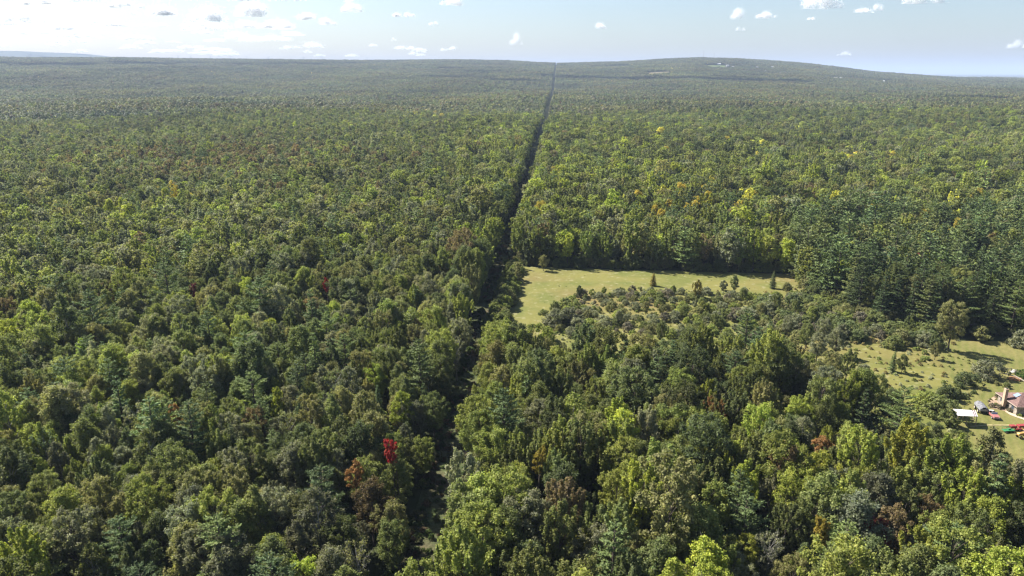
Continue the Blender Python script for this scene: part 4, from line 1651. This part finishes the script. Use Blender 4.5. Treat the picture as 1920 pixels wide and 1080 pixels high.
def shelter():
    x, y = ground(1893, 702)
    h = empty("garden_frame", (x, y, .08), .1)
    tag(h, "small open wooden garden frame on dark posts beside the timber heap", "frame")
    for sx in (-1.1, 1.1):
        for sy in (-.9, .9):
            MB().box(sx, sy, .75, .14, .14, 1.5).build("post", BLACK, h)
    for sy in (-.9, .9):
        MB().box(0, sy, 1.55, 2.5, .12, .12).build("rail", WOOD, h)
    x, y = ground(1905, 697.5)
    c = MB()
    rng = random.Random(8)
    n = 7
    vs, fs = [], []
    for i in range(n):
        for j in range(5):
            e = min(i, n - 1 - i, 2) / 2 * min(j, 4 - j, 1)
            vs.append((-1.8 + 3.6 * i / (n - 1), -.8 + .4 * j, .02 + e * (.5 + rng.uniform(-.15, .15))))
    for i in range(n - 1):
        for j in range(4):
            q = i * 5 + j
            fs.append((q, q + 5, q + 6, q + 1))
    t = c.add(vs, fs).build("tarpaulin", CANVAS)
    t.location = (x, y, .12)
    tag(t, "crumpled white tarpaulin at the edge of the kitchen garden", "tarpaulin")


shelter()


# ------------------------------------------------------------------ far hill: masts, farm buildings, turbines
def hit(px, py, zoff=0.0):
    """where the sight line through a pixel meets the far terrain"""
    dx = (px - 960) / FPX
    dy = (540 - py) / FPX
    d = np.array((dx, CP + dy * SP, -SP + dy * CP))
    t = np.linspace(600, 12000, 6000)
    x, y, z = d[0] * t, d[1] * t, CAM_H + d[2] * t
    h = terrain(x, y) + zoff
    below = np.where(z < h)[0]
    i = below[0] if len(below) else len(t) - 1
    return float(x[i]), float(y[i])


def masts():
    for px, hh, lab in ((1317, 62, "taller grey lattice radio mast on the far hill top"), (1336.5, 44, "shorter radio mast right of the taller one on the far hill")):
        dx = (px - 960) / FPX
        y = RIDGE_D / math.hypot(1, dx / CP) 
        x = dx * y * CP * 1.0
        z = float(terrain(x, y))
        h = empty("radio_mast", (x, y, z))
        tag(h, lab, "radio mast")
        m = MB()
        H = hh + 14
        w = 1.5
        for a in range(3):
            c, s = math.cos(a * 2.094), math.sin(a * 2.094)
            m.tube([(c * w, s * w, 0), (c * .5, s * .5, H)], [.55, .35], 4)
        nb = 12
        for i in range(nb):
            z0, z1 = H * i / nb, H * (i + 1) / nb
            r0, r1 = w - (w - .5) * i / nb, w - (w - .5) * (i + 1) / nb
            for a in range(3):
                c, s = math.cos(a * 2.094), math.sin(a * 2.094)
                c2, s2 = math.cos((a + 1) * 2.094), math.sin((a + 1) * 2.094)
                m.tube([(c * r0, s * r0, z0), (c2 * r1, s2 * r1, z1)], [.22, .22], 4)
        m.build("lattice", STEEL, h)
        MB().tube([(0, 0, H), (0, 0, H + 7)], [.5, .25], 6).build("antenna", DARKRED if hh < 50 else STEEL, h)


masts()

FARMS = [(1348, 121, 24, 'white'), (1364, 124, 18, 'white'), (1374, 126.5, 12, 'grey'), (1420, 127, 14, 'white'), (1446, 127.5, 30, 'grey'), (1402, 133, 12, 'white'), (1435, 134.5, 10, 'grey'),
         (1452, 139, 16, 'white'), (1461, 138.5, 12, 'white'), (1469, 140.5, 14, 'grey'), (1566, 147.5, 20, 'white'), (1576, 147.8, 14, 'white'), (1656, 153.5, 16, 'white'), (1662, 155.5, 12, 'grey')]
CLEARED = []
FIELDMAT = grass_mat("far_pasture", [(.07, .10, .028), (.08, .11, .03), (.09, .1, .035), (.08, .1, .03)], .02)
TANFIELD = grass_mat("far_stubble", [(.12, .105, .055), (.135, .11, .06), (.11, .1, .05), (.14, .12, .07)], .02)


def far_field(name, px, py, w, d, mat):
    x, y = hit(px, py, 4)
    D = math.hypot(x, y)
    ux, uy = x / D, y / D
    vs, fs = [], []
    nu, nv = 6, 8
    for i in range(nu + 1):
        for j in range(nv + 1):
            a = (i / nu - .5) * w
            b = (j / nv - .5) * d
            X, Y = x + uy * a + ux * b, y - ux * a + uy * b
            vs.append((X, Y, float(terrain(X, Y)) + 4.0))
    for i in range(nu):
        for j in range(nv):
            q = i * (nv + 1) + j
            fs.append((q, q + nv + 1, q + nv + 2, q + 1))
    o = MB().add(vs, fs).build(name, mat)
    if o.data.polygons[0].normal.z < 0:
        o.data.flip_normals()
    tag(o, kind="structure")
    CLEARED.append((x, y, ux, uy, w / 2 + 20, d / 2 + 40))


far_field("pasture", 1343, 125, 110, 260, FIELDMAT)
far_field("stubble_field", 1148, 125.5, 260, 260, TANFIELD)
far_field("stubble_field", 1235, 137, 120, 160, TANFIELD)
far_field("stubble_field", 845, 130, 160, 200, TANFIELD)


def farm_buildings():
    for k, (px, py, w, c) in enumerate(FARMS):
        x, y = hit(px, py, 3)
        z = float(terrain(x, y)) + 1.5
        D = math.hypot(x, y)
        CLEARED.append((x - x / D * 70, y - y / D * 70, x / D, y / D, w / 2 + 30, 95))
        h = empty("farm_building", (x, y, z), -math.atan2(x, y) + (.3 if k % 2 else -.25))
        tag(h, f"{'white' if c == 'white' else 'grey'} farm building on the far hill, {where(px, py)}", "farm building", "farm buildings on the far hill")
        hh = 6.5
        MB().box(0, 0, hh / 2 - 1, w, w * .55, hh + 2).build("wall", CANVAS if c == 'white' else STEEL, h)
        d = w * .55 / 2 + .6
        r = MB().add([(-w / 2 - .6, -d, hh), (w / 2 + .6, -d, hh), (w / 2 + .6, d, hh), (-w / 2 - .6, d, hh), (-w / 2 - .6, 0, hh + d * .6), (w / 2 + .6, 0, hh + d * .6)],
                     [(0, 1, 5, 4), (2, 3, 4, 5), (0, 4, 3), (1, 2, 5), (3, 2, 1, 0)])
        r.build("roof", CANVAS if c == 'white' else STEEL, h)


farm_buildings()


def turbines():
    proto = None
    for k, px in enumerate((58, 64, 338, 361, 398, 414, 436, 466, 506, 571, 606, 690)):
        dx = (px - 960) / FPX
        D = 13500.0
        y = D / math.hypot(1, dx * CP)
        x = dx * y * CP
        z = float(terrain(x, y))
        # the hub clears the ridge by a few metres of arc
        row = np.interp(px, RX, RY)
        zr = CAM_H + D * (YH - row) * CP * CP / FPX
        hubz = zr + 48
        H = hubz - z
        h = empty("wind_turbine", (x, y, z), random.uniform(-.4, .4))
        tag(h, f"tiny pale wind turbine on the horizon, {word(px / 19.2)} and {word((px * 10 / 19.2) % 10)} tenths percent across the photo", "wind turbine", "wind turbines on the horizon")
        MB().tube([(0, 0, 0), (0, 0, H)], [3.2, 1.9], 8).build("tower", STEEL, h)
        n = MB().box(0, 0, H + 1.8, 4, 11, 4).build("nacelle", STEEL, h)
        a0 = random.uniform(0, 2.09)
        for b in range(3):
            a = a0 + b * 2.094
            MB().tube([(0, -6.5, H + 2), (math.cos(a) * 14, -6.5, H + 2 + math.sin(a) * 14), (math.cos(a) * 46, -6.5, H + 2 + math.sin(a) * 46)], [1.3, 1.9, .5], 4).build("blade", STEEL, h)


turbines()

# ------------------------------------------------------------------ clouds
def cloud_mat():
    m, nt, out = new_mat("cloud_vapour")
    d = N(nt, "ShaderNodeBsdfDiffuse")
    d.inputs[0].default_value = (.97, .97, .98, 1)
    t = N(nt, "ShaderNodeBsdfTranslucent")
    t.inputs[0].default_value = (.97, .97, .98, 1)
    x = N(nt, "ShaderNodeMixShader")
    x.inputs[0].default_value = .5
    nt.links.new(d.outputs[0], x.inputs[1])
    nt.links.new(t.outputs[0], x.inputs[2])
    nt.links.new(x.outputs[0], out.inputs[0])
    return m


VAPOUR = cloud_mat()


def cloud_mesh(seed, n, aspect, size=.0075):
    """a cumulus of unit width: droplets of vapour in heaped puffs over a level base"""
    rng = np.random.default_rng(seed)
    npf = rng.integers(7, 13)
    C, Rr = [], []
    for i in range(npf):
        t = rng.uniform(-1, 1)
        r = rng.uniform(.12, .24) * (1 - .55 * abs(t))
        C.append((t * .36, rng.uniform(-.16, .16), r * .55 + rng.uniform(0, .18) * (1 - abs(t)) ** 1.2))
        Rr.append(r)
    C, Rr = np.array(C), np.array(Rr)
    i = rng.choice(npf, n, p=Rr ** 2 / np.sum(Rr ** 2))
    d = rng.normal(size=(n, 3))
    d /= np.linalg.norm(d, axis=1, keepdims=True)
    P = C[i] + d * (Rr[i] * np.where(rng.uniform(size=n) < .72, np.abs(rng.normal(.70, .26, n)), np.abs(rng.normal(.9, .5, n))))[:, None]
    z = P[:, 2]
    P[:, 2] = np.where(z < 0, z * .12, z)
    P[:, 2] *= aspect / .42
    w = rng.normal(size=(n, 3))
    v, f = quads(P, w, size * rng.uniform(.6, 1.5, n), size * rng.uniform(.6, 1.5, n), rng)
    return mesh_np("cloud", v, f, [VAPOUR])


CBASE = 1350.0


def cloud_at(px, py, w, h, seed, dens=1.0, label=None, group=None):
    """py is the level base of the cloud in the photo"""
    el = (YH - py) * CP * CP / FPX
    D = (CBASE - CAM_H) / max(math.tan(el), .02)
    dx = (px - 960) / FPX
    y = D / math.hypot(1, dx * CP)
    x = dx * (y * CP + (CBASE - CAM_H) * -SP)
    W = w * D / FPX
    me = cloud_mesh(seed, int(3600 * dens ** .6), max(.07, min(.6, h / w * 1.1)))
    o = link("cloud", me)
    o.location = (x, y, CBASE)
    o.scale = (W * 1.1, W * .8, W * 1.1)
    o.rotation_euler = (0, 0, random.uniform(-.3, .3))
    tag(o, label, "cloud", group)
    return o


RIGHT_CLOUDS = [(1537, 27, 78, 26, 1.6, "largest puffy white cloud above the right end of the far hill"), (1732, 24, 68, 28, 1.6, "heaped white cloud right of the largest puffy one"),
                (1384, 42, 36, 13, 1, "small flat white cloud above the radio masts, left of two"), (1437, 41, 36, 12, 1, "small flat white cloud above the far hill, right of two"),
                (1645, 34, 22, 14, .9, "small white puff between the two heaped clouds"), (1620, 36, 44, 6, .3, "thin cloud wisp left of the small white puff"),
                (1842, 7, 84, 12, 1.2, "white cloud cut by the top edge near the right corner"), (1908, 98, 30, 12, 1, "small white cloud low over the right end of the horizon"),
                (1522, 46, 18, 6, .5, "tiny wisp below the largest puffy cloud"), (1388, 62, 18, 9, .3, "faint wisp below the small flat cloud above the masts"),
                (1123, 55, 30, 8, 1, "small flat white cloud right of the lane's far end"), (968, 84, 28, 18, 1.1, "small white puff low over the lane's far end"),
                (847, 13, 46, 16, 1.2, "white cloud at the top edge left of centre"), (756, 34, 42, 9, .7, "flat thin white cloud below and left of the top centre cloud"),
                (814, 49, 22, 7, .7, "little white cloud below the top centre cloud"), (660, 27, 46, 20, 1, "fluffy ragged white cloud at the edge of the bright sky"),
                (738, 78, 12, 6, .5, "tiny round white cloud low in the middle of the sky"), (700, 88, 20, 5, .4, "tiny flat cloud just above the horizon left of centre"),
                (1583, 108, 26, 6, .35, "faint thin cloud low behind the far hill")]
for k, (px, py, w, h, dn, lab) in enumerate(RIGHT_CLOUDS):
    cloud_at(px, py, w, h, 100 + k, dn, lab)
LEFT_CLOUDS = [(320, 14, 110, 20, 2.2), (500, 8, 170, 16, 2.6), (385, 48, 80, 24, 1.8), (478, 38, 80, 22, 1.6), (525, 57, 60, 16, 1.3), (292, 40, 76, 16, 1.5), (165, 22, 70, 14, 1), (40, 55, 56, 12, 1.2),
               (8, 26, 40, 12, 1), (120, 68, 60, 10, 1), (235, 30, 60, 12, 1), (70, 30, 70, 12, .8), (580, 42, 60, 9, .8), (610, 50, 44, 8, .7)]
rngc = np.random.default_rng(12)
for k in range(46):
    py = rngc.uniform(58, 108)
    px = rngc.uniform(-40, 640 - (108 - py) * 1.5)
    w = rngc.uniform(26, 66) * (1.2 - (py - 58) / 90)
    LEFT_CLOUDS.append((px, py, w * 1.25, w * rngc.uniform(.08, .17), rngc.uniform(.2, .6)))
for k in range(12):
    LEFT_CLOUDS.append((rngc.uniform(520, 860), rngc.uniform(92, 108), rngc.uniform(16, 34), 5, .4))
for k, (px, py, w, h, dn) in enumerate(LEFT_CLOUDS):
    cloud_at(px, py, w, h, 300 + k, dn, f"{'large grey based' if w > 70 else ('thin flat' if h < 8 else 'white')} cloud, {where(px, py)}", "clouds of the bright sky on the left")


def shade_clouds():
    """clouds overhead, out of the frame, whose shade lies on the far wood"""
    k = 0
    for pts, sy in (([(40, 122), (170, 122), (300, 121), (420, 121.5), (560, 121), (640, 120)], 330), ([(1090, 146), (1180, 147), (1270, 148), (1370, 149.5), (1480, 151)], 260), ([(880, 146), (960, 152)], 200), ([(1780, 184), (1880, 187)], 200)):
        for px, py in pts:
            x, y = hit(px, py, 12)
            L = CBASE / SUN_DIR.z
            o = link("cloud", cloud_mesh(700 + k, 800, .3, .026))
            wid = FPX and 150 * math.hypot(x, y) / FPX
            o.location = (x + SUN_DIR.x * L, y + SUN_DIR.y * L, CBASE)
            o.scale = (wid * 1.25, sy * 1.6, 330)
            tag(o, f"cumulus cloud overhead shading the far wood {word(px / 19.2)} percent across the photo", "cloud", "clouds overhead that shade the far wood")
            k += 1


shade_clouds()

build_forest()

# ------------------------------------------------------------------ haze
def build_haze():
    m, nt, out = new_mat("haze")
    pv = N(nt, "ShaderNodeVolumePrincipled")
    pv.inputs["Color"].default_value = (.52, .64, .88, 1)
    pv.inputs["Density"].default_value = 0.000058
    nt.links.new(pv.outputs[0], out.inputs["Volume"])
    b = MB().box(0, 0, 0, 1, 1, 1)
    o = b.build("haze", m)
    o.scale = (130000, 130000, 500)
    o.location = (0, 0, 500 / 2 - 60)
    tag(o, "thin blue haze over the far forest", "haze", kind="stuff")


build_haze()
